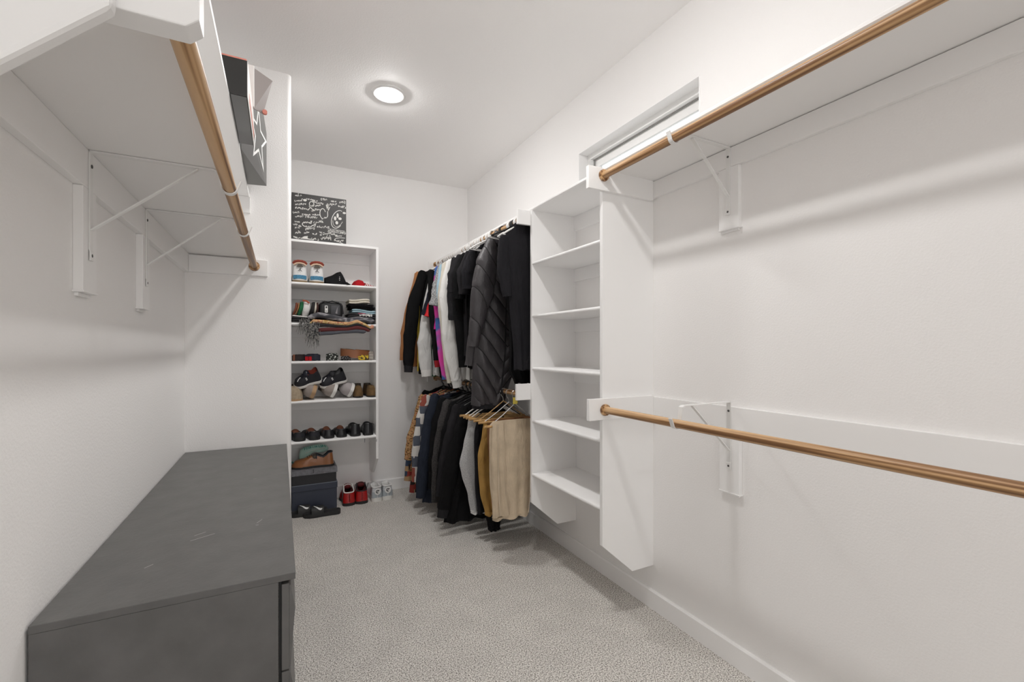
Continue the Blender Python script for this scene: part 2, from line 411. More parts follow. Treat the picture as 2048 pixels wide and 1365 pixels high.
# ------------------------------------------------------------ dresser
DX0, DX1, DY0, DY1, DZ = -.4215, .0325, 1.168, 2.752, .715
DR = thing('dresser', 'low dark grey painted wooden dresser with scuffed top against the left wall', 'dresser', (-.2, 1.95, 0))
part('top', MB().box(DX0, DX1, DY0, DY1, DZ-.016, DZ, .0012), DRESS, DR)
part('side_panel', MB().box(DX0, -.0035, DY0+.0015, DY0+.0205, 0, DZ-.0165, .001), DRESS, DR)
part('side_panel', MB().box(DX0, -.0035, DY1-.0205, DY1-.0015, 0, DZ-.0165, .001), DRESS, DR)
part('back_panel', MB().box(DX0, DX0+.006, DY0+.021, DY1-.021, .02, DZ-.017, 0), DRESS, DR)
part('divider', MB().box(DX0+.0065, -.02, (DY0+DY1)/2-.01, (DY0+DY1)/2+.01, .03, DZ-.017, 0), DRESS, DR)
part('plinth', MB().box(-.05, -.032, DY0+.021, DY1-.021, 0, .055, 0), DRESS, DR)
part('shade_filler', MB().box(DX0+.03, -.03, DY0+.022, DY1-.022, .056, DZ-.018, 0), GAP_SHADE, DR)  # dark filler block, interior shade put into its colour
part('gap_shade_strip', MB().box(-.0030, .0030, DY0+.006, DY1-.006, .06, DZ-.018, 0), GAP_SHADE, DR)  # added dark strip, painted shade between side panel and drawers
for k, (z0, z1) in enumerate(((.490, .690), (.284, .486), (.074, .280))):
    for c in range(2):
        y0 = DY0+.004+c*(DY1-DY0)/2+(.001 if c else 0); y1 = DY0+(DY1-DY0)/2*(c+1)-.003
        f = part('drawer', MB().box(.0035, .0195, y0, y1, z0, z1, .001), DRESS, DR)
        # long moulded finger pull on the drawer face
        rings = []; zc = z0+(z1-z0)*.70
        for i in range(13):
            y = y0+.0+(y1-y0)*i/12; e = 1 if 0 < i < 12 else .9
            rings.append([(.0196, y, z1-.004), (.0196+.003*e, y, z1-.006), (.0196+.0135*e, y, zc), (.0196+.006*e, y, z0+.05), (.0196+.003*e, y, z0+.006), (.0196, y, z0+.004)])
        part('moulded_face', MB().loft(rings), DRESS, f, smooth=40)
for i, (x, y, l, a) in enumerate(((-.19, 1.50, .06, .5), (-.2, 1.53, .03, .6), (-.09, 2.07, .012, 0), (-.055, 1.56, .028, 1.1), (-.28, 1.36, .02, .8), (-.06, 1.53, .008, 0))):
    m = MB().box(-l/2, l/2, -.0012, .0012, 0, .0003, 0).xform(Matrix.Translation((x, y, DZ)) @ Matrix.Rotation(a, 4, 'Z'))
    part('scuff', m, SCUFF, DR)

# ------------------------------------------------------------ boxes on the top left shelf
def local_box(mb, c, sx, sy, sz, rz=0, tilt=0, bev=.0015):
    m = MB().box(-sx/2, sx/2, -sy/2, sy/2, 0, sz, bev)
    m.xform(Matrix.Translation(c) @ Matrix.Rotation(rz, 4, 'Z') @ Matrix.Rotation(tilt, 4, 'Y'))
    mb.add(m.v, m.f); return mb
BLK = mat('black_card', (.018, .018, .017), .35)
GLOSSB = mat('gloss_black_card', (.02, .019, .018), .12)
CARDG = mat('grey_card', (.115, .115, .11), .4)
CARDG2 = mat('dark_grey_card', (.075, .073, .072), .4)
WHITEP = mat('white_print', (.85, .85, .84), .5)
PINK = mat('pink_red_card', (.62, .22, .17), .5)
MAUVE = mat('grey_mauve_card', (.32, .29, .28), .5)
PAPER = mat('white_paper', (.78, .77, .75), .6)
ZT = 2.0572
B = thing('shoe_box', 'large dark grey box with a white star outline, farthest on the top left shelf', 'box', (-.2, 2.38, ZT))
ang = -math.atan2(.08, .42)
# carton: room-side face runs from (-.14, 2.17) to (-.06, 2.59)
def starbox(u, v, d=0):   # u along the face, v up, d outward
    ux, uy = math.sin(-ang), math.cos(-ang)
    return (-.1655+ux*u+uy*d, 2.035+uy*u-ux*d, ZT+v)
bx = MB()
P = [starbox(.08, 0), starbox(.562, 0), starbox(.562, 0, -.24), starbox(.08, 0, -.24)]
Q = [starbox(.08, .30), starbox(.50, .335), starbox(.562, .265), starbox(.562, .265, -.24), starbox(.5, .335, -.24), starbox(.08, .30, -.24)]
bx.add(P+Q, [(0, 3, 2, 1), (0, 1, 6, 5, 4), (1, 2, 7, 6), (2, 3, 9, 8, 7), (3, 0, 4, 9), (4, 5, 8, 9), (5, 6, 7, 8)])
part('carton', bx, CARDG, B)
tri = MB().add([starbox(.14, .001, .001), starbox(.562, .001, .001), starbox(.562, .03, .001), starbox(.2, .10, .001)], [(0, 1, 2, 3)])
def prismface(pts, d0, d1):
    n = len(pts); m = MB()
    vs = [starbox(u, v, d0) for u, v in pts]+[starbox(u, v, d1) for u, v in pts]
    return m.add(vs, [tuple(range(n)), tuple(range(2*n-1, n-1, -1))]+[(i, (i+1) % n, n+(i+1) % n, n+i) for i in range(n)])
part('lower_band', prismface([(.12, .0), (.54, .0), (.2, .15), (.12, .15)], .0002, .0012), CARDG2, B)
star = []
for k in range(10):
    a = PI/2+k*PI/5; r = .165 if k % 2 == 0 else .068
    star.append((.40+r*1.0*math.cos(a), .172+r*.95*math.sin(a)))
inner = [(.40+(u-.40)*.80, .172+(v-.172)*.80) for u, v in star]
st = MB()
for i in range(10):
    j = (i+1) % 10
    q = prismface([star[i], star[j], inner[j], inner[i]], .0003, .0018); st.add(q.v, q.f)
part('star_outline', st, WHITEP, B, label='white five-pointed star outline')
A = thing('shoe_box', 'black glossy box overhanging the top left shelf, nearest to the camera', 'box', (-.22, 1.9, ZT))
part('carton', MB().box(-.36, -.095, 1.70, 2.095, ZT, ZT+.115, .002), GLOSSB, A)
part('front_panel', MB().box(-.36, -.0945, 1.697, 1.6995, ZT+.002, ZT+.118, .0008), BLK, A)
part('side_sleeve', MB().box(-.0948, -.0935, 1.702, 2.095, ZT+.001, ZT+.119, .0004), PAPER, A, label='white printed side')
part('red_stripe', MB().box(-.0934, -.0928, 1.78, 2.09, ZT+.022, ZT+.052, 0), PINK, A)
part('lid', MB().box(-.3, -.0965, 1.703, 2.09, ZT+.1155, ZT+.126, .001), PINK, A)
C = thing('cardboard_sheet', 'loose grey sheet of cardboard propped behind the black glossy box', 'cardboard', (-.06, 2.12, ZT+.13))
lv = [(-.10, 2.04, 2.345), (-.028, 2.10, 2.338), (-.062, 2.10, 2.195), (-.092, 2.05, 2.185)]
nrm = Vector((.3, -.95, .05)).normalized()*.003
part('panel', MB().add([tuple(p) for p in lv]+[tuple(Vector(p)+nrm) for p in lv], [(0, 1, 2, 3), (7, 6, 5, 4), (0, 4, 5, 1), (1, 5, 6, 2), (2, 6, 7, 3), (3, 7, 4, 0)]), MAUVE, C)
part('curl', MB().lathe([(.0005, 0), (.009, 0), (.009, .012), (.0005, .012)], 14, (-.055, 2.085, 2.20), 'y'), PINK, C, smooth=True, label='rolled red paper edge')
part('paper_fold', MB().box(-.115, -.09, 2.035, 2.06, ZT+.13, 2.35, .003), PAPER, C, label='crumpled white paper edge')

# ------------------------------------------------------------ flat printing helpers
def ribbon(pts, wd, plane, d=0.0, th=.0005):
    """thin raised stroke through 2-D points; plane maps (u, v, d) -> 3-D"""
    m = MB(); n = len(pts)
    if n < 2: return m
    L = []; R = []
    for i, p in enumerate(pts):
        a = pts[max(i-1, 0)]; b = pts[min(i+1, n-1)]
        dx, dy = b[0]-a[0], b[1]-a[1]; q = math.hypot(dx, dy) or 1
        nx, ny = -dy/q*wd/2, dx/q*wd/2
        L.append((p[0]+nx, p[1]+ny)); R.append((p[0]-nx, p[1]-ny))
    vs = [plane(*p, d+th) for p in L]+[plane(*p, d+th) for p in R]+[plane(*p, d) for p in L]+[plane(*p, d) for p in R]
    fs = []
    for i in range(n-1):
        fs += [(i, i+1, n+i+1, n+i), (i, 2*n+i, 2*n+i+1, i+1), (n+i, n+i+1, 3*n+i+1, 3*n+i)]
    return m.add(vs, fs)
def polyplate(pts, plane, d=0, th=.0006):
    n = len(pts); m = MB()
    return m.add([plane(*p, d+th) for p in pts]+[plane(*p, d) for p in pts],
                 [tuple(range(n))]+[(i, n+i, n+(i+1) % n, (i+1) % n) for i in range(n)])
def arc(cx, cy, rx, ry, a0, a1, n=12):
    return [(cx+rx*math.cos(a0+(a1-a0)*i/n), cy+ry*math.sin(a0+(a1-a0)*i/n)) for i in range(n+1)]

# ------------------------------------------------------------ scribble box on top of the bookcase
rnd = random.Random(4)
SBX = thing('box', 'square black box covered in white handwriting standing on top of the bookcase', 'box', (.27, 3.74, ZS1))
part('carton', MB().box(.076, .456, 3.69, 3.80, ZS1+.0003, ZS1+.345, .0015), mat('scribble_box_card', (.028, .026, .025), .5), SBX)
SBP = lambda u, v, d: (.076+u, 3.69-d, ZS1+v)
hw = MB()
def put(pts, wd): 
    q = ribbon(pts, wd, SBP, .0001); hw.add(q.v, q.f)
def word(x, y, ln, h, ang):
    u = 0
    while u < ln:                       # one letter-like stroke after another
        w = h*(.45+.5*rnd.random()); hh = h*(.6+.4*rnd.random())*(1.6 if rnd.random() < .15 else 1); ph = rnd.random()*6; k = rnd.choice((2.2, 3.4, 4.6))
        pts = []
        for i in range(7):
            q = i/6; a = u+w*(.5+.5*math.sin(k*q+ph)*.9) if k > 3 else u+w*q; v = hh*(.5+.5*math.cos(k*1.3*q+ph*.7)) if k > 3 else hh*abs(math.sin(PI*q*1.5+ph))
            pts.append((x+a*math.cos(ang)-v*math.sin(ang), y+a*math.sin(ang)+v*math.cos(ang)))
        put([(min(max(a, .003), .376), min(max(b, .003), .341)) for a, b in pts], .0026+.0014*rnd.random())
        u += w*1.25
for row in range(11):
    x = .006+rnd.random()*.02
    while x < .34:
        ln = .03+rnd.random()*.055; y = .012+row*.030+rnd.uniform(-.006, .006)
        if not (x+ln > .255 and .10 < y < .265) and not (.16 < x < .23 and .14 < y < .28): word(x, y, min(ln, .372-x), .011+rnd.random()*.007, rnd.uniform(-.2, .35))
        x += ln+.016+rnd.random()*.018
put(arc(.135, .275, .016, .02, -2.2, 4.4)+[(.112, .228)], .005); put([(.118, .262), (.150, .225)], .005)
put([(.245, .262), (.247, .205), (.243, .19)], .005); put([(.247, .24), (.237, .285)], .006); put([(.247, .24), (.25, .29)], .006); put([(.247, .235), (.262, .272)], .005)
put(arc(.212, .215, .020, .038, .4, 5.6), .005); put([(.205, .172), (.222, .182), (.24, .188)], .007)
put(arc(.105, .118, .034, .018, .6, 6.0)+[(.15, .12), (.165, .14), (.15, .085)], .006)
put([(a+.25*(b-.185), b) for a, b in arc(.318, .185, .042, .070, 1.2, 5.6, 24)], .0045); put([(a+.25*(b-.185), b) for a, b in arc(.322, .188, .036, .060, 3.4, 6.0, 14)], .0025)
put([(.225, .02), (.245, .055), (.25, .02), (.262, .06), (.27, .018)], .005); put([(.06, .012), (.11, .012), (.15, .008)], .006)
put([(.30, .035), (.335, .045), (.372, .046)], .004); put([(.30, .022), (.33, .012), (.36, .0)], .004)
put([(.245, .082), (.372, .080)], .003); put([(.245, .105), (.37, .100)], .003)
for x in range(10): word(.25+x*.012, .087, .011, .009, 0)
for c in ((.300, .190, .009, .016), (.318, .214, .008, .018), (.335, .192, .012, .010), (.312, .158, .010, .013), (.372-.006, .24, .012, .008), (.09, .30, .013, .007), (.094, .02, .015, .01)):
    q = polyplate(arc(c[0], c[1], c[2], c[3], 0, 2*PI-.3, 14), SBP, .0001); hw.add(q.v, q.f)
part('handwriting', hw, mat('white_ink', (.72, .71, .68), .6), SBX, label='white scribbled handwriting and doodles')

# ------------------------------------------------------------ hanging clothes
HW = mat('white_plastic_hanger', (.82, .81, .79), .35)
HB = mat('black_plastic_hanger', (.02, .02, .02), .35)
HG = mat('steel_wire', (.55, .55, .55), .3, metal=.9)
HWOOD = mat('pale_wood_bar', (.50, .30, .12), .45, var=.25, vscale=40)
def cloth(n, c, **k): return mat(n, c, k.pop('rough', .85), bump=k.pop('bump', .25), bscale=k.pop('bscale', 420), var=k.pop('var', .12), vscale=k.pop('vscale', 9), spec=k.pop('spec', .2), crease=k.pop('crease', .55), **k)
BLACK = cloth('black_jersey', (.017, .0165, .019), vscale=5, spec=.1)
BLACK2 = cloth('washed_black_jersey', (.021, .020, .022), spec=.1)
JET = cloth('jet_black_cotton', (.009, .009, .0095), spec=.08)

def sheet_rows(rows, n):
    k = [(-z, xl, xr) for z, xl, xr in rows]
    a = [(q[0], q[1]) for q in k]; b = [(q[0], q[2]) for q in k]
    out = []
    for i in range(n+1):
        t = a[0][0]+(a[-1][0]-a[0][0])*i/n
        out.append((-t, curve(a, t), curve(b, t)))
    return out
def sheet(y, rows, th=.03, folds=.005, nf=4, seed=0, nz=34, nx=26, quilt=None, lean=0.0):
    """cloth body hanging in a plane across the rod: closed sheet with folds"""
    r = random.Random(seed); ph = [r.random()*6.3 for _ in range(4)]
    R = sheet_rows(rows, nz); z0 = R[0][0]; zl = R[-1][0]; rings = []; flags = []
    for i, (z, xl, xr) in enumerate(R):
        g = (z0-z)/(z0-zl); ring = []; q = min(1, .35+g*3)
        for side in (0, 1):
            for j in range(nx+1 if side == 0 else nx-1):
                s = j/nx if side == 0 else 1-(j+1)/nx
                shp = max(0.0, 1-abs(2*s-1)**3.2)**.5
                f = folds*(.25+.75*g)*(math.sin(2*PI*nf*s+ph[0]+1.3*g)+.6*math.sin(2*PI*nf*1.7*s+ph[1]-2*g)+.35*math.sin(14*g+5*s+ph[2]))
                sg = -1 if side == 0 else 1
                hb = th/2*q
                if quilt:
                    u = quilt[0]*(z0-z)+quilt[1]*abs(s-quilt[3])+ph[3]*0
                    hb += quilt[2]*(abs(math.sin(PI*u))**.5)
                    pass
                ring.append((xl+(xr-xl)*s+.002*math.sin(9*g+ph[3])*(1-2*s), y+sg*hb*shp+f+lean*g, z+(.006*math.sin(2*PI*nf*s+ph[1]) if i == nz else 0)))
        rings.append(ring)
    mm = MB().loft(rings)
    if quilt:                                   # stitched seams lying in the valleys between the quilted panels
        mm.seams = MB(); fq, slp, am, ctr = quilt; K = [(-q[0], q[1]) for q in R]; K2 = [(-q[0], q[2]) for q in R]
        for kk in range(0, int(fq*(z0-zl)+slp)+1):
            pts = []
            for j in range(1, 24):
                q_ = j/24; z = z0-(kk-slp*abs(q_-ctr))/fq
                if not zl+.02 < z < z0-.03: continue
                g = (z0-z)/(z0-zl); a, c = curve(K, -z), curve(K2, -z)
                shp = max(0.0, 1-abs(2*q_-1)**3.2)**.5
                f = folds*(.25+.75*g)*(math.sin(2*PI*nf*q_+ph[0]+1.3*g)+.6*math.sin(2*PI*nf*1.7*q_+ph[1]-2*g)+.35*math.sin(14*g+5*q_+ph[2]))
                pts.append((a+(c-a)*q_, y-(th/2*min(1, .35+g*3))*shp+f+lean*g-.004, z))
            if len(pts) > 2: mm.seams.tube(pts, .0034, 5)
    return mm
def sleeve(pts, seed=0, seg=14, n=20, quilt=None, wr=.05):
    """pts: (x, y, z, width, thickness) from shoulder to cuff"""
    r = random.Random(seed); p1, p2 = r.random()*6, r.random()*6
    if wr > .02 or quilt:                        # rounded shoulder head
        a = pts[0]; pts = [(a[0]+.022, a[1], a[2]+.016, a[3]*.22, a[4]*.3)]+list(pts)
    keys = [[(i/(len(pts)-1), p[c]) for i, p in enumerate(pts)] for c in range(5)]
    C = [[curve(k, i/n) for k in keys] for i in range(n+1)]; rings = []; flags = []
    for i, c in enumerate(C):
        a, b = C[max(i-1, 0)], C[min(i+1, n)]
        d = Vector((b[0]-a[0], b[1]-a[1], b[2]-a[2])).normalized(); pr = d.cross(Vector((0, 1, 0))).normalized()
        q = 1+wr*math.sin(i*1.9*(20/n)+p1)
        if quilt: q = 1
        ring = []
        for k in range(seg):
            t = 2*PI*k/seg; w = q*(1+wr*math.sin(3*t+i*.7*(20/n)+p2))
            if quilt:
                u = i/n*quilt-.38*math.cos(t); w *= .90+.12*abs(math.sin(PI*u))**.45
            ring.append(Vector(c[:3])+pr*math.cos(t)*c[3]/2*w+Vector((0, 1, 0))*math.sin(t)*c[4]/2*w)
        rings.append(ring)
    m = MB().loft(rings, True, False)
    last = rings[-1]; cc = sum(last, Vector())/seg
    inner = [cc+(p-cc)*.8-(Vector(pts[-1][:3])-Vector(pts[-2][:3])).normalized()*.012 for p in last]
    mm = MB().loft(rings+[[cc+(p-cc)*.84 for p in last], inner], True, True); 
    if quilt:
        mm.seams = MB()
        for kk in range(0, int(quilt)+1):
            loop = []
            for k in range(25):
                t = 2*PI*k/24; fi = n*(kk+.38*math.cos(t))/quilt
                if not 1 < fi < n-1: break
                i0 = int(fi); r_ = fi-i0; kk2 = k/24*seg; k0 = int(kk2) % seg; k1 = (k0+1) % seg; w_ = kk2-int(kk2)
                pA = rings[i0][k0].lerp(rings[i0][k1], w_); pB = rings[min(i0+1, n)][k0].lerp(rings[min(i0+1, n)][k1], w_)
                loop.append(pA.lerp(pB, r_))
            if len(loop) == 25: mm.seams.tube(loop, .0026, 5)
    return mm
def quilted(name, mb, parent):
    o = part(name, mb, PUFF, parent, smooth=75)
    part('stitched_seam', mb.seams, SEAMB, o, smooth=True)
    return o
def hanger(label, x, y, zr, m, half=.20, drop=.07, group=None, wire=False, bar=None):
    t = thing('clothes_hanger' if not bar else 'trouser_hanger', label, 'hanger', (x, y, zr), group)
    r = .0016 if wire else .003
    hk = [(x-.0195*math.cos(a), y, zr+.0195*math.sin(a)) for a in [PI*1.08-i*PI*1.08/10 for i in range(11)]]
    hk += [(x-.018, y, zr-.010), (x-.008, y, zr-.022), (x, y, zr-.030)]
    if bar or zr < 1.5: hk[-3:] = [(x-.016, y, zr-.022), (x-.004, y, zr-.036), (x, y, zr-.058)]
    if wire or bar: part('hook', MB().tube(hk, r, 6), HG, t, smooth=True)
    else: part('hook', MB().strip([(a, b, c) for a, b, c in hk], .024+.010*abs(math.sin(y*91)), .005, (0, 1, 0)), m, t, smooth=40)
    z = hk[-1][2]
    if bar:
        z2 = bar
        for s in (-1, 1): part('arm', MB().tube([(x, y, z), (x+s*half*.5, y, (z+z2)/2-.004), (x+s*half, y, z2)], .0042 if m is HW else .003, 6), m, t, smooth=True)
        part('bar', MB().tube([(x-half-.03, y, z2), (x, y, z2), (x+half+.02, y, z2)], .0095, 8, .008), HWOOD, t, smooth=True)
    else:
        pts = [(x+half*k, y, z-drop*abs(k)**1.25) for k in (-1, -.85, -.6, -.3, 0, .3, .6, .85, 1)]
        part('arms', MB().tube(pts, [.0045, .0055, .0055, .0055, .007, .0055, .0055, .0055, .0045], 8), m, t, smooth=True)
        part('crossbar', MB().tube([pts[0], pts[4][:2]+(pts[0][2]-.012,), pts[-1]], r, 6), m, t, smooth=True)
    return t

XO = XROD
UG, LG = 'shirts and jackets on the upper rod', 'trousers and shirts on the lower rod'
def garment(name, label, cat, y, rows, m, short, sleeves=(), hm=HW, cuffs=None, hem=None, zr=ZR, half=None, wire=False, grp=UG, smooth=60, slm=None, **k):
    if grp == UG:                                   # shoulders sit close under the rod
        rows = [(a+(.042, .040, .030, .012)[i] if i < 4 else a, b, c) for i, (a, b, c) in enumerate(rows)]
        sleeves = [[(p[0], p[1], p[2]+(.032 if j == 0 else 0), *p[3:]) for j, p in enumerate(sp)] for sp in sleeves]
    if grp == UG and 3.03 < y < 3.68:
        rows = [(a, b if i < 2 else b+.045, c) for i, (a, b, c) in enumerate(rows)]
        sleeves = [[(p[0]+(.02 if j == 0 else .045), *p[1:]) for j, p in enumerate(sp)] for sp in sleeves]
    t = thing(name, label, cat, (XO, y, rows[0][0]), grp)
    part('body', sheet(y, rows, **k), m, t, smooth=smooth)
    for i, sp in enumerate(sleeves):
        part('sleeve', sleeve(sp, seed=i+int(y*100), wr=.05), slm or m, t, smooth=60)
        if cuffs:
            a, b = Vector(sp[-2][:3]), Vector(sp[-1][:3]); d = (b-a).normalized(); c = sp[-1]
            part('cuff', sleeve([(*(b-d*.012), c[3]*.93, c[4]*.95), (*(b+d*.02), c[3]*.88, c[4]*.9), (*(b+d*.055), c[3]*.85, c[4]*.85)], n=5, wr=.02), cuffs, t, smooth=60)
    if hem:
        z, xl, xr = rows[-1]
        part('hem', sheet(y, [(z+.03, xl+.004, xr-.004), (z-.012, xl+.008, xr-.008)], th=k.get('th', .03)*1.15, folds=k.get('folds', .005), nf=k.get('nf', 4), seed=k.get('seed', 0), nz=4), hem, t, smooth=60)
    if half is None: half = min(.20, (rows[2][2]-rows[2][1])/2-.02)
    xm = XO
    hanger(('black' if hm is HB else 'wire' if wire else 'white')+' hanger carrying the '+short, xm, y, zr, hm, half=half, drop=.075, wire=wire)
    return t
def shoulders(xl, xr, zt, xs, zs, zb, xlb=None, xrb=None, neck=.055):
    """outline of a shirt body: neck, sloping shoulders, sides"""
    xlb = xl if xlb is None else xlb; xrb = xr if xrb is None else xrb
    return [(zt, XO-neck, XO+neck), (zt-.022, XO-neck-.03, XO+neck+.03), (zs, xs, xr), (zs-.06, xl, xr), ((zs+zb)/2, (xl+xlb)/2, (xr+xrb)/2), (zb, xlb, xrb)]

# ---- upper rod, near to far
garment('t_shirt', 'nearest black t-shirt on the upper rod, beside the white cubby tower', 'shirt', 2.315,
        [(1.925, 1.215, 1.315), (1.905, 1.185, 1.345), (1.835, 1.125, 1.40), (1.77, 1.135, 1.41), (1.50, 1.178, 1.395), (1.11, 1.207, 1.385)], BLACK, 'nearest black t-shirt',
        [[(1.14, 2.312, 1.83, .06, .045), (1.135, 2.308, 1.70, .085, .05), (1.160, 2.304, 1.535, .062, .042)]], half=.13, th=.035, folds=.005, nf=3, seed=2)
garment('t_shirt', 'rumpled black t-shirt hanging behind the nearest one, its hem showing below it', 'shirt', 2.385,
        [(1.92, 1.215, 1.315), (1.90, 1.18, 1.345), (1.83, 1.14, 1.40), (1.75, 1.17, 1.41), (1.3, 1.21, 1.42), (1.10, 1.20, 1.43), (1.025, 1.245, 1.43)], JET, 'rumpled black t-shirt', half=.13, th=.045, folds=.010, nf=3, seed=5)
PUFF = mat('charcoal_puffer_nylon', (.033, .029, .032), .5, bump=.4, bscale=60, var=.15, vscale=12, crease=.22)
SEAMB = mat('puffer_seam', (.006, .006, .006), .8)
t = thing('puffer_jacket', 'charcoal quilted puffer jacket with long sleeves on the upper rod', 'jacket', (XO, 2.60, 1.93), UG)
quilted('body', sheet(2.60, [(1.945, 1.20, 1.30), (1.90, 1.17, 1.36), (1.80, 1.13, 1.42), (1.62, 1.12, 1.44), (1.3, 1.085, 1.42), (1.12, 1.07, 1.36), (.98, 1.062, 1.31), (.885, 1.058, 1.285)], th=.085, folds=.004, nf=2, seed=3, nz=200, nx=48, quilt=(10.0, 3.4, .016, .62)), t)
part('collar', sleeve([(1.225, 2.575, 1.90, .10, .07), (1.232, 2.57, 1.945, .085, .06), (1.24, 2.57, 1.968, .075, .05)], n=6), PUFF, t, smooth=75)
quilted('sleeve', sleeve([(1.175, 2.56, 1.90, .07, .07), (1.135, 2.545, 1.76, .135, .10), (1.105, 2.535, 1.60, .150, .095), (1.065, 2.53, 1.40, .095, .075), (1.038, 2.525, 1.245, .062, .055)], seed=4, n=130, seg=32, quilt=6, wr=.02), t)
quilted('sleeve', sleeve([(1.20, 2.66, 1.80, .09, .07), (1.15, 2.655, 1.55, .11, .08), (1.10, 2.65, 1.33, .085, .07), (1.065, 2.645, 1.125, .068, .06)], seed=6, n=130, seg=32, quilt=6, wr=.02), t)
part('zipper', MB().tube([(1.262, 2.548, 1.90), (1.268, 2.535, 1.6), (1.255, 2.532, 1.2), (1.225, 2.530, .95)], .005, 6), BLACK2, t, smooth=True)
part('hem', MB().loft([[(1.06+(1.283-1.06)*j/12, 2.60-.052*(1-abs(2*j/12-1)**3)**.5, z) for j in range(13)]+[(1.06+(1.283-1.06)*(1-j/12), 2.60+.052*(1-abs(2*j/12-1)**3)**.5, z) for j in range(1, 12)] for z in (.893, .872, .860)]), BLACK2, t, smooth=75)
hanger('black hanger carrying the quilted puffer jacket', XO, 2.59, ZR, HB, half=.12)
for i, y in enumerate((2.43, 2.475)):
    hanger(('empty dark plastic hanger between the black t-shirts and the puffer jacket', 'empty white plastic hanger just before the puffer jacket')[i], XO, y, ZR, (HB, HW)[i], half=.15, drop=.06)
hanger('empty white plastic hanger just behind the puffer jacket', XO-.01, 2.725, ZR, HW, half=.16, drop=.085)
for i, (y, xs, xl, zb, m, sl, lab) in enumerate((
        (2.80, 1.12, 1.16, 1.22, BLACK, (1.105, 1.63), 'first'), (2.865, 1.115, 1.15, 1.25, BLACK2, (1.10, 1.60), 'second'),
        (2.925, 1.11, 1.15, 1.20, JET, (1.09, 1.575), 'third'), (2.99, 1.10, 1.15, 1.18, BLACK2, (1.075, 1.625), 'fourth'))):
    zt = 1.915
    garment('t_shirt', f'black t-shirt, {lab} of four between the puffer jacket and the white shirts', 'shirt', y, shoulders(xl, 1.40, zt, xs+.02, 1.855, zb, xl+.01, 1.38), m, f'{lab} of four black t-shirts',
            [[(xs+.03, y-.004, 1.845, .06, .035), (sl[0]+.005, y-.008, 1.74, .10, .045), (sl[0]+.01, y-.010, sl[1], .085, .045)]], th=.03, folds=.008, nf=4, seed=20+i)
garment('long_sleeve_shirt', 'black long-sleeved shirt hanging between the black t-shirts and the cream shirt', 'shirt', 3.05, shoulders(1.14, 1.38, 1.91, 1.12, 1.85, 1.09, 1.165, 1.37), JET, 'black long-sleeved shirt',
        [[(1.12, 3.045, 1.84, .06, .04), (1.095, 3.04, 1.62, .10, .05), (1.10, 3.038, 1.42, .085, .05), (1.125, 3.038, 1.10, .06, .045)]], th=.03, folds=.009, nf=4, seed=31)
garment('t_shirt', 'oversized black t-shirt with a wide sleeve hanging just before the white shirts', 'shirt', 3.10, shoulders(1.13, 1.38, 1.91, 1.11, 1.85, 1.20, 1.15, 1.37), BLACK2, 'oversized black t-shirt',
        [[(1.115, 3.095, 1.84, .07, .04), (1.08, 3.09, 1.66, .115, .05), (1.085, 3.088, 1.44, .11, .05)]], th=.03, folds=.009, nf=4, seed=33)
CREAM = cloth('cream_cotton', (.62, .58, .50)); WHITE = cloth('white_cotton', (.74, .73, .71), var=.04)
garment('long_sleeve_shirt', 'white long-sleeved shirt with a cuffed sleeve on the upper rod', 'shirt', 3.165, shoulders(1.10, 1.38, 1.905, 1.085, 1.84, 1.00, 1.11, 1.37), WHITE, 'white long-sleeved shirt',
        [[(1.10, 3.16, 1.835, .07, .04), (1.055, 3.152, 1.62, .145, .055), (1.070, 3.148, 1.30, .125, .05), (1.115, 3.146, 1.00, .085, .05)]], cuffs=WHITE, th=.03, folds=.009, nf=4, seed=35)
garment('long_sleeve_shirt', 'cream long-sleeved shirt next to the white one on the upper rod', 'shirt', 3.235, shoulders(1.08, 1.38, 1.90, 1.07, 1.84, .985, 1.075, 1.37), CREAM, 'cream long-sleeved shirt',
        [[(1.085, 3.23, 1.83, .06, .04), (1.045, 3.225, 1.62, .10, .05), (1.06, 3.222, 1.30, .075, .045), (1.085, 3.22, 1.03, .055, .04)]], cuffs=CREAM, th=.03, folds=.009, nf=4, seed=37)
garment('t_shirt', 'pale blue t-shirt behind the cream shirt on the upper rod', 'shirt', 3.29, shoulders(1.08, 1.38, 1.89, 1.06, 1.83, 1.12, 1.10, 1.37), cloth('pale_blue_cotton', (.36, .52, .62)), 'pale blue t-shirt',
        [[(1.08, 3.285, 1.82, .06, .04), (1.05, 3.28, 1.68, .09, .045), (1.065, 3.278, 1.47, .09, .045)]], th=.026, folds=.008, nf=4, seed=39)
TIE = ramp_mat('pink_and_blue_tie_dye', 'ShaderNodeTexNoise', 5.5, [(.40, (.72, .05, .36)), (.48, (.55, .08, .40)), (.52, (.05, .12, .34)), (.60, (.03, .10, .30)), (.68, (.30, .38, .62))], setup=lambda t: None, bump=.1)
garment('long_sleeve_shirt', 'pink and blue tie-dyed long-sleeved shirt on the upper rod', 'shirt', 3.37, shoulders(1.07, 1.36, 1.89, 1.06, 1.83, 1.0, 1.09, 1.35), TIE, 'tie-dyed shirt',
        [[(1.07, 3.365, 1.82, .06, .04), (1.05, 3.36, 1.6, .09, .045), (1.075, 3.355, 1.25, .085, .045), (1.105, 3.352, .995, .06, .04)]], th=.03, folds=.009, nf=4, seed=41)
HEATH = ramp_mat('grey_heather', 'ShaderNodeTexNoise', 260, [(.38, (.10, .10, .105)), (.62, (.46, .46, .46))], vec_scale=(1, 1, .5))
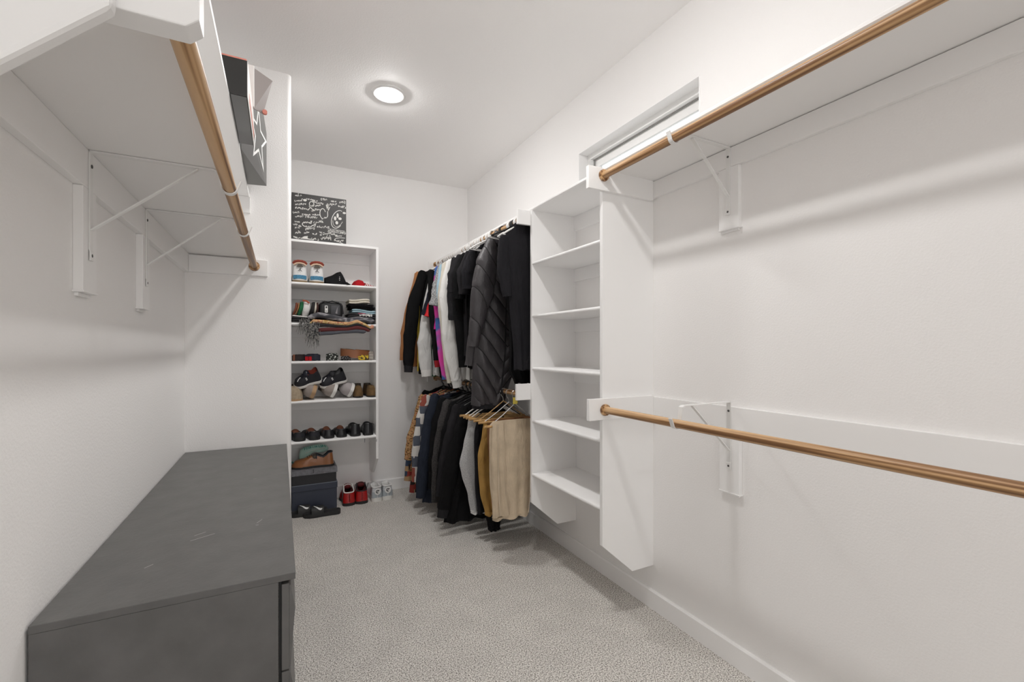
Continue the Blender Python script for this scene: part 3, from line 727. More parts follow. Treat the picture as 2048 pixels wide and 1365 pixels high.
garment('t_shirt', 'grey heather t-shirt with a wide pointed sleeve on the upper rod', 'shirt', 3.335, shoulders(1.09, 1.37, 1.90, 1.07, 1.84, 1.25, 1.10, 1.36), HEATH, 'grey heather t-shirt',
        [[(1.09, 3.315, 1.835, .08, .04), (1.055, 3.308, 1.70, .145, .05), (1.035, 3.305, 1.555, .165, .045)]], th=.026, folds=.008, nf=4, seed=43)
garment('t_shirt', 'magenta pink t-shirt with a hanging sleeve on the upper rod', 'shirt', 3.445, shoulders(1.10, 1.36, 1.87, 1.09, 1.81, 1.12, 1.10, 1.35), cloth('magenta_cotton', (.66, .03, .30), vscale=14), 'magenta t-shirt',
        [[(1.11, 3.44, 1.80, .05, .04), (1.09, 3.435, 1.62, .07, .045), (1.085, 3.432, 1.385, .11, .045)]], th=.026, folds=.008, nf=4, seed=45)
garment('long_sleeve_shirt', 'black and dark red long-sleeved shirt behind the magenta t-shirt', 'shirt', 3.49, shoulders(1.04, 1.35, 1.88, 1.03, 1.82, 1.0, 1.10, 1.35), JET, 'black and dark red shirt',
        [[(1.05, 3.485, 1.81, .06, .04), (1.05, 3.48, 1.5, .085, .045), (1.075, 3.478, 1.14, .06, .04)]], cuffs=cloth('dark_red_rib', (.28, .015, .02)), th=.026, folds=.008, nf=4, seed=47)
garment('t_shirt', 'bright red shiny t-shirt between the magenta and the navy ones', 'shirt', 3.54, shoulders(1.12, 1.35, 1.86, 1.12, 1.80, 1.2, 1.11, 1.34), cloth('shiny_red_polyester', (.55, .012, .018), rough=.35), 'red t-shirt',
        [[(1.13, 3.535, 1.79, .05, .04), (1.07, 3.53, 1.64, .07, .045), (1.04, 3.528, 1.485, .12, .045)]], th=.026, folds=.008, nf=4, seed=49)
garment('t_shirt', 'navy t-shirt with a pale collar edge on the upper rod', 'shirt', 3.59, shoulders(1.10, 1.35, 1.89, 1.10, 1.83, 1.25, 1.08, 1.34), cloth('navy_cotton', (.011, .013, .022)), 'navy t-shirt',
        [[(1.13, 3.58, 1.82, .05, .04), (1.06, 3.573, 1.68, .075, .045), (1.01, 3.57, 1.50, .085, .045)]], th=.026, folds=.008, nf=4, seed=51)
CUFFW = cloth('white_rib', (.72, .71, .68), var=.04)
garment('sweatshirt', 'off-white sweatshirt with a ribbed cuff hanging low on the upper rod', 'sweatshirt', 3.635, shoulders(1.09, 1.35, 1.88, 1.09, 1.82, 1.02, 1.08, 1.34), cloth('grey_white_fleece', (.60, .60, .585), var=.06), 'off-white sweatshirt',
        [[(1.11, 3.628, 1.81, .06, .045), (1.035, 3.62, 1.52, .09, .06), (1.01, 3.616, 1.28, .12, .06), (1.025, 3.612, 1.06, .105, .055)]], cuffs=CUFFW, hem=CUFFW, th=.03, folds=.008, nf=4, seed=53)
garment('t_shirt', 'green t-shirt whose hem shows below the sweatshirt on the upper rod', 'shirt', 3.70, shoulders(1.15, 1.40, 1.87, 1.16, 1.81, 1.0, 1.075, 1.42), cloth('green_cotton', (.02, .14, .06)), 'green t-shirt', th=.03, folds=.008, nf=3, seed=55)
garment('sweatshirt', 'black long-sleeved sweatshirt near the far end of the upper rod', 'sweatshirt', 3.76, shoulders(1.06, 1.36, 1.90, 1.05, 1.84, 1.02, 1.05, 1.35), JET, 'black sweatshirt',
        [[(1.08, 3.752, 1.84, .08, .05), (1.00, 3.745, 1.60, .11, .06), (.965, 3.74, 1.34, .11, .06), (.955, 3.738, 1.09, .085, .055)]], cuffs=BLACK2, th=.034, folds=.008, nf=4, seed=57)
garment('t_shirt', 'yellow t-shirt glimpsed between the black sweatshirt and the off-white one', 'shirt', 3.71+.09, shoulders(1.05, 1.36, 1.87, 1.04, 1.81, 1.04, 1.045, 1.34), cloth('yellow_cotton', (.66, .48, .07)), 'yellow t-shirt', th=.022, folds=.004, nf=3, seed=59)
TAN = cloth('tan_suede', (.40, .18, .075), vscale=6)
garment('jacket', 'tan brown jacket at the far end of the upper rod against the back wall', 'jacket', 3.885, shoulders(1.05, 1.36, 1.88, 1.06, 1.84, 1.08, 1.02, 1.35), TAN, 'tan brown jacket',
        [[(1.085, 3.88, 1.845, .08, .05), (1.03, 3.875, 1.62, .11, .06), (.975, 3.87, 1.36, .11, .06), (.955, 3.865, 1.13, .09, .055)]], th=.034, folds=.005, nf=4, seed=61)
for i in range(12):
    y = 2.76+i*.092
    if all(abs(y-q) > .014 for q in (2.80, 2.865, 2.925, 2.99, 3.05, 3.10, 3.165, 3.235, 3.29, 3.335, 3.37, 3.445, 3.49, 3.54, 3.59, 3.635, 3.70, 3.76)):
        hanger('slim white plastic hanger tucked empty between two shirts on the upper rod', XO, y, ZR, HW, half=.13, drop=.07, group='empty white hangers on the upper rod')

# ---- lower rod, near to far
def trousers(label, y, rows, m, short, hm, zb=.795, half=.17, hem=None, **k):
    t = thing('trousers', label, 'trousers', (XO, y, rows[0][0]), LG)
    part('body', sheet(y, rows, **k), m, t, smooth=60)
    z, xl, xr = rows[-1]
    part('hem', sheet(y, [(z+.022, xl-.002, xr+.002), (z-.006, xl-.001, xr+.001)], th=k.get('th', .03)*1.12, folds=k.get('folds', .005), nf=k.get('nf', 4), seed=k.get('seed', 0), nz=4), hem or m, t, smooth=60)
    hanger(f'wooden-bar trouser hanger holding the {short}', XO-.02, y, ZRL, hm, half=half, bar=zb)
    return t
KH = cloth('khaki_twill', (.56, .455, .33), var=.1, vscale=16, bscale=300)
t = trousers('khaki chino trousers folded over the nearest wooden hanger', 2.375, [(.812, 1.10, 1.375), (.79, 1.078, 1.368), (.70, 1.075, 1.362), (.45, 1.082, 1.352), (.245, 1.098, 1.335)], KH, 'khaki chinos', HG, zb=.783, th=.058, folds=.006, nf=2.5, seed=71)
SEAM = cloth('khaki_seam', (.62, .52, .40))
part('front_leg', sheet(2.352, [(.800, 1.085, 1.16), (.60, 1.080, 1.17), (.40, 1.085, 1.19), (.262, 1.092, 1.21)], th=.022, folds=.004, nf=2, seed=72), KH, t, smooth=60)
part('side_seam', MB().tube([(1.112, 2.336, .79), (1.113, 2.335, .6), (1.118, 2.333, .4), (1.124, 2.331, .27)], .0026, 6), SEAM, t)
part('side_seam', MB().tube([(1.335, 2.345, .79), (1.333, 2.342, .6), (1.327, 2.338, .4), (1.315, 2.335, .26)], .0026, 6), SEAM, t)
part('label_tag', MB().box(XO-.035, XO-.005, 2.368, 2.374, .905, .945, .002), mat('yellow_tag', (.62, .50, .08), .5), t)
RUST = cloth('rust_brown_twill', (.22, .105, .05))
trousers('rust brown trousers showing at the right edge of the khaki pair', 2.455, [(.81, 1.12, 1.44), (.79, 1.10, 1.44), (.55, 1.11, 1.425), (.31, 1.13, 1.405)], RUST, 'rust brown trousers', HG, hem=cloth('terracotta_hem', (.42, .13, .06)), th=.04, folds=.005, nf=3, seed=73)
MUST = cloth('mustard_twill', (.40, .235, .068), vscale=14)
trousers('mustard trousers hanging left of the khaki pair', 2.53, [(.80, 1.115, 1.36), (.72, 1.10, 1.36), (.585, 1.068, 1.36), (.35, 1.085, 1.35), (.215, 1.118, 1.34)], MUST, 'mustard trousers', HWOOD, th=.04, folds=.008, nf=3, seed=75)
trousers('long black trousers almost touching the carpet behind the mustard pair', 2.605, [(.80, 1.12, 1.35), (.70, 1.11, 1.35), (.40, 1.125, 1.31), (.20, 1.155, 1.27), (.085, 1.175, 1.252)], JET, 'long black trousers', HB, th=.034, folds=.008, nf=3, seed=77)
GH = ramp_mat('pale_grey_marl', 'ShaderNodeTexNoise', 240, [(.35, (.30, .30, .305)), (.65, (.50, .50, .50))])
t = trousers('pale grey sweatpants with a narrowing leg on the lower rod', 2.70, [(.79, 1.075, 1.32), (.74, 1.07, 1.32), (.62, 1.045, 1.3), (.50, 1.018, 1.3), (.43, 1.03, 1.3), (.28, 1.075, 1.28), (.175, 1.095, 1.27)], GH, 'pale grey sweatpants', HW, hem=cloth('pale_rib', (.55, .55, .54)), th=.036, folds=.004, nf=3, seed=79)
trousers('black jeans between the pale grey sweatpants and the black trousers', 2.655, [(.80, 1.12, 1.36), (.7, 1.10, 1.36), (.4, 1.10, 1.33), (.185, 1.12, 1.32)], BLACK, 'black jeans', HW, th=.028, folds=.008, nf=3, seed=81)
trousers('dark navy trousers behind the pale grey sweatpants', 2.765, [(.80, 1.12, 1.36), (.7, 1.11, 1.36), (.3, 1.12, 1.33), (.15, 1.12, 1.32)], cloth('midnight_twill', (.010, .011, .016)), 'dark navy trousers', HW, th=.035, folds=.008, nf=3, seed=83)
def lowshirt(name, label, cat, y, xs, zs, xb, zb, m, short, hm=HB, cuffs=None, zt=.895, hem=None, sm=None, **k):
    xm = xs+.10
    return garment(name, label, cat, y, [(zt, XO-.07, XO+.06), (zt-.02, XO-.11, XO+.09), (zs+.03, xs+.03, 1.42), (zs-.05, xs+.06, 1.43), ((zs+zb)/2, (xs+xb)/2+.07, 1.42), (zb, xb+.05, 1.40)], m, short,
                   [[(xs+.075, y-.006, zs+.02, .08, .045), (xs+.045, y-.012, zs-.14, .12, .055), ((xs+xb)/2+.035, y-.014, (zs+zb)/2-.02, .11, .055), (xb+.045, y-.014, zb+.10, .085, .05)]],
                   hm=hm, cuffs=cuffs, zr=ZRL, half=.18, grp=LG, hem=hem, slm=sm, **k)
lowshirt('hooded_sweatshirt', 'black hooded sweatshirt, hem lowest to the carpet, on the lower rod', 'sweatshirt', 2.86, 1.04, .80, .915, .075, JET, 'black hooded sweatshirt', cuffs=BLACK2, th=.055, folds=.008, nf=4, seed=91)
lowshirt('long_sleeve_shirt', 'black shirt with a creased sleeve beside the hooded sweatshirt on the lower rod', 'shirt', 2.955, 1.02, .80, .93, .13, BLACK2, 'black creased shirt', th=.034, folds=.008, nf=4, seed=93)
lowshirt('long_sleeve_shirt', 'black shirt between the creased black one and the charcoal sweater', 'shirt', 3.02, 1.02, .81, .955, .15, JET, 'plain black shirt', th=.034, folds=.008, nf=4, seed=95)
CH = ramp_mat('charcoal_knit', 'ShaderNodeTexNoise', 170, [(.4, (.016, .014, .014)), (.66, (.050, .045, .044))], bump=.4)
lowshirt('sweater', 'charcoal knitted sweater with ribbed hem on the lower rod', 'sweater', 3.10, 1.005, .82, .945, .10, CH, 'charcoal sweater', cuffs=CH, hem=CH, th=.04, folds=.009, nf=4, seed=97)
lowshirt('long_sleeve_shirt', 'black shirt squeezed between the charcoal sweater and the navy jacket', 'shirt', 3.175, .99, .83, .95, .12, JET, 'squeezed black shirt', th=.03, folds=.009, nf=4, seed=99)
DENIM = cloth('dark_navy_denim', (.019, .024, .037), vscale=20, bscale=260)
t = lowshirt('jacket', 'dark navy denim jacket with a visible shoulder seam on the lower rod', 'jacket', 3.28, .965, .85, .885, .085, DENIM, 'navy denim jacket', cuffs=DENIM, th=.05, folds=.008, nf=4, seed=101)
part('shoulder_seam', MB().tube([(1.10, 3.240, .855), (1.045, 3.236, .80), (1.04, 3.234, .72)], .002, 5), cloth('seam_blue', (.05, .065, .10)), t)
def plaid(name, stops, sx, sz, extra=0):
    m = bpy.data.materials.new(name); m.use_nodes = True; nt = m.node_tree; b = nt.nodes['Principled BSDF']; b.inputs['Roughness'].default_value = .9
    tc = nt.nodes.new('ShaderNodeTexCoord'); mp = nt.nodes.new('ShaderNodeMapping'); mp.inputs['Scale'].default_value = (sx, .5, sz)
    v = nt.nodes.new('ShaderNodeTexVoronoi'); v.distance = 'CHEBYCHEV'; v.inputs['Scale'].default_value = 1; v.inputs['Randomness'].default_value = .55
    sp = nt.nodes.new('ShaderNodeSeparateColor')
    r = nt.nodes.new('ShaderNodeValToRGB'); r.color_ramp.interpolation = 'CONSTANT'; e = r.color_ramp.elements
    e[0].position, e[0].color = stops[0][0], (*stops[0][1], 1); e[1].position, e[1].color = stops[1][0], (*stops[1][1], 1)
    for p, c in stops[2:]: q = e.new(p); q.color = (*c, 1)
    for a, bb in ((tc.outputs['Object'], mp.inputs['Vector']), (mp.outputs['Vector'], v.inputs['Vector']), (v.outputs['Color'], sp.inputs[0]), (sp.outputs[0], r.inputs['Fac']), (r.outputs['Color'], b.inputs['Base Color'])): nt.links.new(a, bb)
    return m
CHK = plaid('blue_white_red_check', [(0, (.60, .58, .55)), (.35, (.075, .085, .11)), (.6, (.26, .06, .04)), (.8, (.55, .53, .50))], 20, 13)
lowshirt('plaid_shirt', 'checked shirt in white, slate blue and red beside the navy jacket', 'shirt', 3.40, .935, .83, .885, .12, CHK, 'slate and red checked shirt', th=.026, folds=.004, nf=3, seed=103)
GOLD = ramp_mat('gold_and_brown_weave', 'ShaderNodeTexNoise', 52, [(.40, (.075, .028, .012)), (.48, (.40, .20, .055)), (.55, (.46, .33, .16)), (.66, (.30, .05, .025))], vec_scale=(1.2, 1, 2.6), rot=(0, .7, 0))
lowshirt('patterned_shirt', 'gold and brown patterned shirt at the far end of the lower rod', 'shirt', 3.52, .945, .82, .855, .26, GOLD, 'gold patterned shirt', th=.03, folds=.005, nf=3, seed=105)
MULTI = plaid('red_and_teal_plaid', [(0, (.30, .04, .03)), (.3, (.035, .06, .11)), (.55, (.42, .27, .14)), (.8, (.04, .03, .03))], 34, 24)
lowshirt('plaid_shirt', 'long red, teal and brown plaid shirt whose tail hangs below the gold patterned one', 'shirt', 3.60, .965, .81, .875, .075, MULTI, 'red and teal plaid shirt', th=.026, folds=.005, nf=3, seed=107)
lowshirt('jacket', 'black jacket at the far end of the lower rod against the back wall', 'jacket', 3.75, 1.035, .83, .98, .20, JET, 'far black jacket', th=.05, folds=.005, nf=3, seed=109)

# ------------------------------------------------------------ shoes
def ease(t): return t*t*(3-2*t)
WID = [(0, .06), (.012, .40), (.04, .60), (.10, .70), (.30, .66), (.48, .74), (.68, 1.0), (.82, .95), (.92, .72), (.975, .40), (1, .05)]
def shoe(name, label, cat, base, rz, L, Wd, hh, ht, up, sole, lining, group, rot=(0, 0), opening=.42, st=.024, toe=None, heel=None, collar=None, laces=None, tongue=None, lowq=.0, extra=None, sole2=None, hw=1.25, rise=0):
    """local frame: heel at y=0, toe towards +y"""
    t = thing(name, label, cat, base, group, world=False, rot=Euler((rot[0], rot[1], rz)))
    WD = [(a, b*(1+(hw-1)*max(0, 1-max(0, a-.2)/.25))) for a, b in WID]
    def top(u):
        return curve([(0, hh*(1-rise)), (.12, hh*(.985-rise*.8)), (opening*.6, hh*(.84-lowq)), (opening, hh*(.92-lowq*.3)), (opening+.1, hh*.80+ht*.1), (.75, ht), (.90, ht*.86), (.97, ht*.55), (1, st+.004)], u)
    US = [0, .008, .02, .045, .08, .13, .19, .26, .33, opening, opening+.05, .55, .63, .71, .78, .85, .91, .955, .985, 1]
    NA = 9
    def P(u, a, d=0):
        """a 0..1 over the outside from left sole edge over the top to right; d = outward offset"""
        w = curve(WD, u)*Wd/2*.97+d; h = max(top(u)-st, .002)+d
        an = PI*(1-a); c, s_ = math.cos(an), math.sin(an)
        ex = .62
        x = w*math.copysign(abs(c)**ex, c)*(1-.10*max(0, s_)**2); z = st+h*abs(s_)**.8
        return (x, u*L-(d if u < .03 else 0), z)
    upper = MB(); lin = MB()
    cut = .30
    ringsU = [u for u in US if u >= opening]
    front = [[P(u, k/(2*NA)) for k in range(2*NA+1)] for u in ringsU]
    n = 2*NA+1
    upper.loft(front, closed=False)
    def rim(u):
        w = curve(WD, u)*Wd/2*.97; return w*.80, top(u)
    for sgn in (0, 1):
        rows = []
        for u in [q for q in US if q <= opening]:
            wr, hr = rim(u); row = []
            w = curve(WD, u)*Wd/2*.97
            for k in range(NA+1):
                f = k/NA; bulge = w*(1-.02*math.sin(PI*f))*(1-f**2*.20)
                row.append(((-1 if sgn == 0 else 1)*bulge, u*L+.012*f*(1-min(1, u*6)), st+(hr-st)*f))
            rows.append(row)
        upper.loft(rows, closed=False); rows0 = rows[0]
        if heel:
            hp = MB()
            hp.loft([[((p[0])*1.015+(-.001 if sgn == 0 else .001), p[1]-.002, p[2]) for p in row[heel[1]:heel[2]+1]] for row in rows[:heel[3]]], closed=False)
            part('heel_counter', hp, heel[0], t, smooth=60)
        inn = []
        for u in [q for q in US if q <= opening]:
            wr, hr = rim(u); w = curve(WD, u)*Wd/2*.97*.80
            inn.append([((-1 if sgn == 0 else 1)*w*f, u*L+.012*(1-min(1, u*6))+.004, hr-(hr-st)*.55*(1-f**4)) for f in (1, .9, .7, .35, 0)])
        lin.loft(inn, closed=False)
    r0 = [((-1)*x, y, z) for x, y, z in rows0]
    upper.loft([r0, rows0], closed=False)
    part('upper', upper, up, t, smooth=60)
    part('lining', lin, lining, t, smooth=60)
    sl = [[(s_*curve(WD, u)*Wd/2*k, u*L+(-.004 if u < .02 else 0)+(.004 if u > .98 else 0), z+.012*max(0, u-.8)**2*20*0) for s_, k, z in ((-1, .97, 0), (-1, 1.02, .004), (-1, 1.02, st-.004), (-1, .98, st+.002), (1, .98, st+.002), (1, 1.02, st-.004), (1, 1.02, .004), (1, .97, 0))] for u in US]
    part('sole', MB().loft(sl), sole, t, smooth=40)
    if sole2:
        s2 = [[(s_*curve(WD, u)*Wd/2*1.025, u*L+(-.0055 if u < .02 else 0)+(.005 if u > .98 else 0), z) for s_, z in ((-1, -.0005), (-1, st*.45), (1, st*.45), (1, -.0005))] for u in US]
        part('outsole', MB().loft(s2), sole2, t, smooth=40)
    if collar:
        pts = []
        for u in [q for q in US if q <= opening][::-1]: wr, hr = rim(u); pts.append((-wr, u*L+.012*(1-min(1, u*6)), hr))
        for u in [q for q in US if q <= opening]: wr, hr = rim(u); pts.append((wr, u*L+.012*(1-min(1, u*6)), hr))
        pts += [P(opening, a, .001) for a in (.80, .70, .6, .5, .4, .3, .20)]+[pts[0]]
        part('collar', MB().tube(pts, collar[1], 6), collar[0], t, smooth=True)
    if toe:
        us = [.74, .80, .86, .91, .955, .985, 1]
        part('toe_cap', MB().loft([[P(u, k/16, .0018) for k in range(17)] for u in us], closed=False), toe, t, smooth=60)
    if tongue:
        w = Wd*.26; y0 = opening*L; z0 = top(opening)
        part('tongue', MB().ellipsoid((0, y0+.012, z0-.016), (w*(1.4 if lowq else 1.2), .024, .016+tongue[1]), 16, 10), tongue[0], t, smooth=True)
    if laces:
        for i in range(5):
            u = opening+.015+i*.048
            part('lace', MB().tube([P(u, .36, .003), P(u+.01, .5, .004), P(u, .64, .003)], .0028, 5), laces, t, smooth=True)
    if extra: extra(t, P)
    return t
def decal(t, name, pts, m, plane, d=.0):
    part(name, polyplate(pts, plane, d, .0012), m, t)
BKPLANE = lambda yo: (lambda u, v, d: (u, yo-d, v))      # a plate on the heel, facing the room

def lm(n, c, r=.45, **k): return mat(n, c, r, bump=k.pop('bump', .15), bscale=k.pop('bscale', 160), var=k.pop('var', .08), **k)
LWHITE = lm('white_leather', (.74, .74, .73)); LBLACK = lm('black_leather', (.012, .012, .014), .3); RUBW = lm('white_rubber', (.72, .71, .68), .6)
GUM = lm('gum_rubber', (.22, .15, .075), .6); RUBB = lm('black_rubber', (.015, .015, .015), .6); BRICK = lm('brick_red_knit', (.26, .045, .025), .8)
BLUE = lm('speckled_blue_rubber', (.05, .20, .33), .6, var=.3, vscale=120); TAUPE = lm('dark_taupe', (.085, .07, .055), .7); PEACH = lm('peach_mesh', (.72, .52, .38), .8)
NAVYL = lm('navy_leather', (.012, .014, .024), .4); BROWNL = lm('cognac_leather', (.30, .115, .040), .28); BROWNI = lm('brown_lining', (.17, .055, .025), .6)
def x_of(u): return .078+(u-584)*.00359

# --- top shelf of the bookcase: two white sneakers seen from behind, black cap, red cap
S1 = 1.7287
def leaper(t, P):
    pl = BKPLANE(-.0062)
    pts = [(.0, .098), (.003, .102), (.0, .106), (-.003, .102)]
    decal(t, 'emblem', [(-.003, .088), (.002, .090), (.004, .099), (.010, .106), (.007, .108), (.002, .102), (-.001, .104), (-.004, .101), (-.001, .097), (-.006, .090), (-.014, .084), (-.013, .081)], LBLACK, pl)
    decal(t, 'emblem', [(.001, .090), (.006, .084), (.013, .078), (.015, .081), (.008, .088), (.004, .094)], LBLACK, pl)
    part('blue_band', MB().loft([[(-.046, .020, .020), (-.043, .002, .022), (-.025, -.0052, .024), (0, -.0066, .025), (.025, -.0052, .024), (.043, .002, .022), (.046, .020, .020)], [(-.046, .020, .048), (-.043, .0, .050), (-.025, -.0062, .052), (0, -.0076, .053), (.025, -.0062, .052), (.043, 0, .050), (.046, .020, .048)]], closed=False), BLUE, t, smooth=60)
    decal(t, 'heel_triangle', [(-.024, .112), (.024, .112), (.012, .134), (-.010, .136)], TAUPE, BKPLANE(-.0045))
    part('heel_collar', MB().tube([(-.043, .012, .140), (-.034, .0, .150), (-.014, -.006, .156), (.014, -.006, .156), (.034, 0, .150), (.043, .012, .140)], .010, 8), BRICK, t, smooth=True)
    part('padding', MB().tube([(-.040, .006, .128), (-.022, -.002, .140), (0, -.005, .143), (.022, -.002, .140), (.040, .006, .128)], .007, 8), PEACH, t, smooth=True)
for u, side in ((599, 'left'), (631.5, 'right')):
    shoe('sneaker', f'white high-top with blue heel band and red collar, {side} one on the top shelf', 'shoe', (x_of(u), 3.70, S1), 0, .275, .118, .158, .075, LWHITE, RUBW, BRICK, 'white high-tops on the top bookcase shelf', st=.030, sole2=GUM, extra=leaper)
CAPB = cloth('black_cap_twill', (.014, .014, .015), spec=.1); REDC = cloth('red_cap_twill', (.42, .012, .018)); WMARK = mat('white_stitching', (.75, .75, .74), .7)
t = thing('baseball_cap', 'black baseball cap with small white marks beside the white high-tops', 'cap', (.40, 3.78, S1))
cr = MB()
prof = [(0, (.30, .055)), (.35, (.30, .075)), (.7, (.36, .10)), (1, (.40, .118))]
rings = []
for i in range(13):
    f = i/12; x = .305+.175*f
    h = curve([(0, .055), (.25, .072), (.55, .105), (.66, .112), (.78, .085), (.9, .03), (1, .012)], f)
    dpt = curve([(0, .03), (.3, .075), (.7, .085), (1, .03)], f)
    rings.append([(x, 3.775+dpt*math.cos(PI*k/10*2)*1.0, S1+max(.0008, h*max(0, math.sin(PI*k/10*2))**.7) if k <= 5 else S1+.0008) for k in range(10)])
part('crown', cr.loft(rings), CAPB, t, smooth=60)
part('brim', MB().loft([[(.46+.035*f, 3.70+.03*f+.03*math.cos(PI*k/6), S1+.001+.022*(1-f)*math.sin(PI*k/6)+.002) for k in range(7)]+[(.46+.035*f, 3.70+.03*f+.03*math.cos(PI*k/6), S1+.0008) for k in range(6, -1, -1)] for f in (0, .5, 1, 1.6, 2)]), CAPB, t, smooth=60)
for v, w, h in ((.056, .006, .006), (.044, .008, .007), (.032, .007, .006)):
    part('white_mark', MB().ellipsoid((.408, 3.6885, S1+v), (w/2, .003, h/2), 8, 5), WMARK, t)
t = thing('baseball_cap', 'red baseball cap with a striped brim at the right of the top shelf', 'cap', (.57, 3.78, S1))
rings = []
for i in range(13):
    f = i/12; x = .505+.105*f
    h = curve([(0, .012), (.2, .042), (.5, .056), (.8, .05), (1, .02)], f); dpt = curve([(0, .03), (.4, .07), (1, .04)], f)
    rings.append([(x, 3.775+dpt*math.cos(PI*k/5), S1+.0008+h*max(0, math.sin(PI*k/5))**.7) if k <= 5 else (x, 3.775+dpt*math.cos(PI*k/5), S1+.0008) for k in range(10)])
part('crown', MB().loft(rings), REDC, t, smooth=60)
part('brim', MB().loft([[(.60+.062*f, 3.735+.05*math.cos(PI*k/6), S1+.002+.030*(1-f*.8)*math.sin(PI*k/6)) for k in range(7)]+[(.60+.062*f, 3.735+.05*math.cos(PI*k/6), S1+.0008) for k in range(6, -1, -1)] for f in (0, .5, 1)]), ramp_mat('red_white_stripe', 'ShaderNodeTexWave', 22, [(.45, (.7, .68, .66)), (.55, (.34, .02, .03))], rot=(0, .5, 0), interp='CONSTANT'), t, smooth=60)

# --- second shelf: blanket scarf, folded shirts, bag, stack
S2 = 1.4267
def folded(name, label, cat, x0, x1, y0, d, zb, h, m, group=None, wave=0, layers=2, seed=0, slope=0, edge=None):
    """a folded garment lying flat: rounded front folds, one layer over another"""
    r = random.Random(seed)
    t = thing(name, label, cat, ((x0+x1)/2, y0+d/2, zb), group)
    for l in range(layers):
        za = zb+h*l/layers+.0004; zt = zb+h*(l+1)/layers; rings = []
        for i in range(19):
            f = i/18; x = x0+(x1-x0)*f+r.uniform(-.001, .001)
            w = wave*math.sin(PI*(f*1.6+.2))+slope*f
            e = min(1, .45+min(f, 1-f)*9)
            hm = (zt-za)/2*e; zc = (za+zt)/2+w
            ring = [(x, y0+.012*(1-math.cos(a))+.002*l+.0015*math.sin(9*f+l), zc+hm*math.sin(a)) for a in [-PI/2+PI*k/8 for k in range(9)]][::1]
            ring = [(x, y0+.014-.014*math.cos(a), zc+hm*math.sin(a)) for a in [-PI/2+PI*k/8 for k in range(9)]]+[(x, y0+d, zc+hm), (x, y0+d, zc-hm)]
            rings.append(ring)
        part('fold', MB().loft(rings), (edge if edge and l % 2 else m), t, smooth=60)
    return t
def wavy(name, m, parent, pts, y0, d, th, seed=0):
    """layer of a throw following a wavy line across the shelf edge"""
    rings = []; n = 40
    for i in range(n+1):
        f = i/n; x = pts[0][0]+(pts[-1][0]-pts[0][0])*f
        z = curve(pts, x); e = min(1, .4+min(f, 1-f)*14)
        rings.append([(x, y0+.010-.010*math.cos(a), z+th/2*e*math.sin(a)) for a in [-PI/2+PI*k/6 for k in range(7)]]+[(x, y0+d, z+th/2*e), (x, y0+d, z-th/2*e)])
    return part(name, MB().loft(rings), m, parent, smooth=60)
t = thing('throw_blanket', 'striped fringed throw folded in layers and drooping over the front edge of the second shelf', 'blanket', (.4, 3.66, 1.36))
YELS = ramp_mat('ochre_and_cream_stripe', 'ShaderNodeTexNoise', 1.0, [(.40, (.42, .22, .06)), (.47, (.62, .50, .24)), (.52, (.28, .06, .035)), (.57, (.60, .36, .17))], vec_scale=(13, 1, 30), bump=.1)
GREYS = ramp_mat('grey_and_black_stripe', 'ShaderNodeTexNoise', 1.0, [(.42, (.035, .035, .042)), (.5, (.085, .085, .095)), (.56, (.30, .29, .30)), (.62, (.06, .06, .07))], vec_scale=(9, 2, 24))
MAROON = lm('maroon_wool', (.10, .018, .018), .9); SLATE = lm('slate_wool', (.075, .08, .095), .9); CHARW = lm('charcoal_wool', (.022, .021, .023), .9)
wavy('layer', GREYS, t, [(.185, 1.468), (.26, 1.487), (.36, 1.472), (.46, 1.452), (.55, 1.462), (.665, 1.452)], 3.668, .24, .040)
wavy('layer', YELS, t, [(.197, 1.425), (.225, 1.440), (.30, 1.436), (.40, 1.425), (.47, 1.424), (.535, 1.444), (.58, 1.425), (.635, 1.397)], 3.657, .021, .027)
wavy('layer', CHARW, t, [(.21, 1.404), (.30, 1.411), (.45, 1.404), (.54, 1.424), (.60, 1.404), (.637, 1.385)], 3.659, .019, .024)
wavy('layer', MAROON, t, [(.235, 1.371), (.35, 1.379), (.46, 1.383), (.53, 1.397), (.585, 1.392), (.63, 1.374)], 3.6585, .019, .030)
wavy('layer', SLATE, t, [(.235, 1.345), (.33, 1.352), (.43, 1.364), (.53, 1.370), (.60, 1.366)], 3.661, .017, .030)
fr = MB(); rf = random.Random(8)
for i in range(150):
    x = .12+.14*rf.random()**.75; z = 1.462-.04*rf.random() if x < .2 else 1.44-.06*rf.random()
    ln = (.05+.11*rf.random())*(1 if x > .17 else .6); y = 3.663-.012*rf.random(); dx = rf.uniform(-.03, .012)
    fr.tube([(x, y, z), (x+dx*.3, y-.006, z-ln*.4), (x+dx, y-.004, z-ln)], [.0016, .0014, .0008], 4)
part('fringe', fr, ramp_mat('grey_fringe', 'ShaderNodeTexNoise', 90, [(.4, (.012, .013, .018)), (.6, (.33, .32, .30))]), t, kind='stuff')
part('tassel', MB().ellipsoid((.648, 3.665, 1.405), (.014, .012, .016), 10, 8).ellipsoid((.637, 3.662, 1.398), (.010, .010, .010), 8, 6), lm('salmon_wool', (.55, .26, .17), .9), t, smooth=True)
folded('folded_scarf', 'folded black scarf with a white edge at the far left of the second shelf', 'scarf', .079, .20, 3.69, .2, S2, .042, CHARW, layers=3, edge=CHARW, seed=2)
wtop = thing('folded_shirt', 'thin white folded shirt on the black scarf at the left of the second shelf', 'shirt', (.12, 3.8, 1.472))
wavy('fold', WHITE, wtop, [(.080, 1.478), (.13, 1.474), (.185, 1.470)], 3.69, .18, .010)
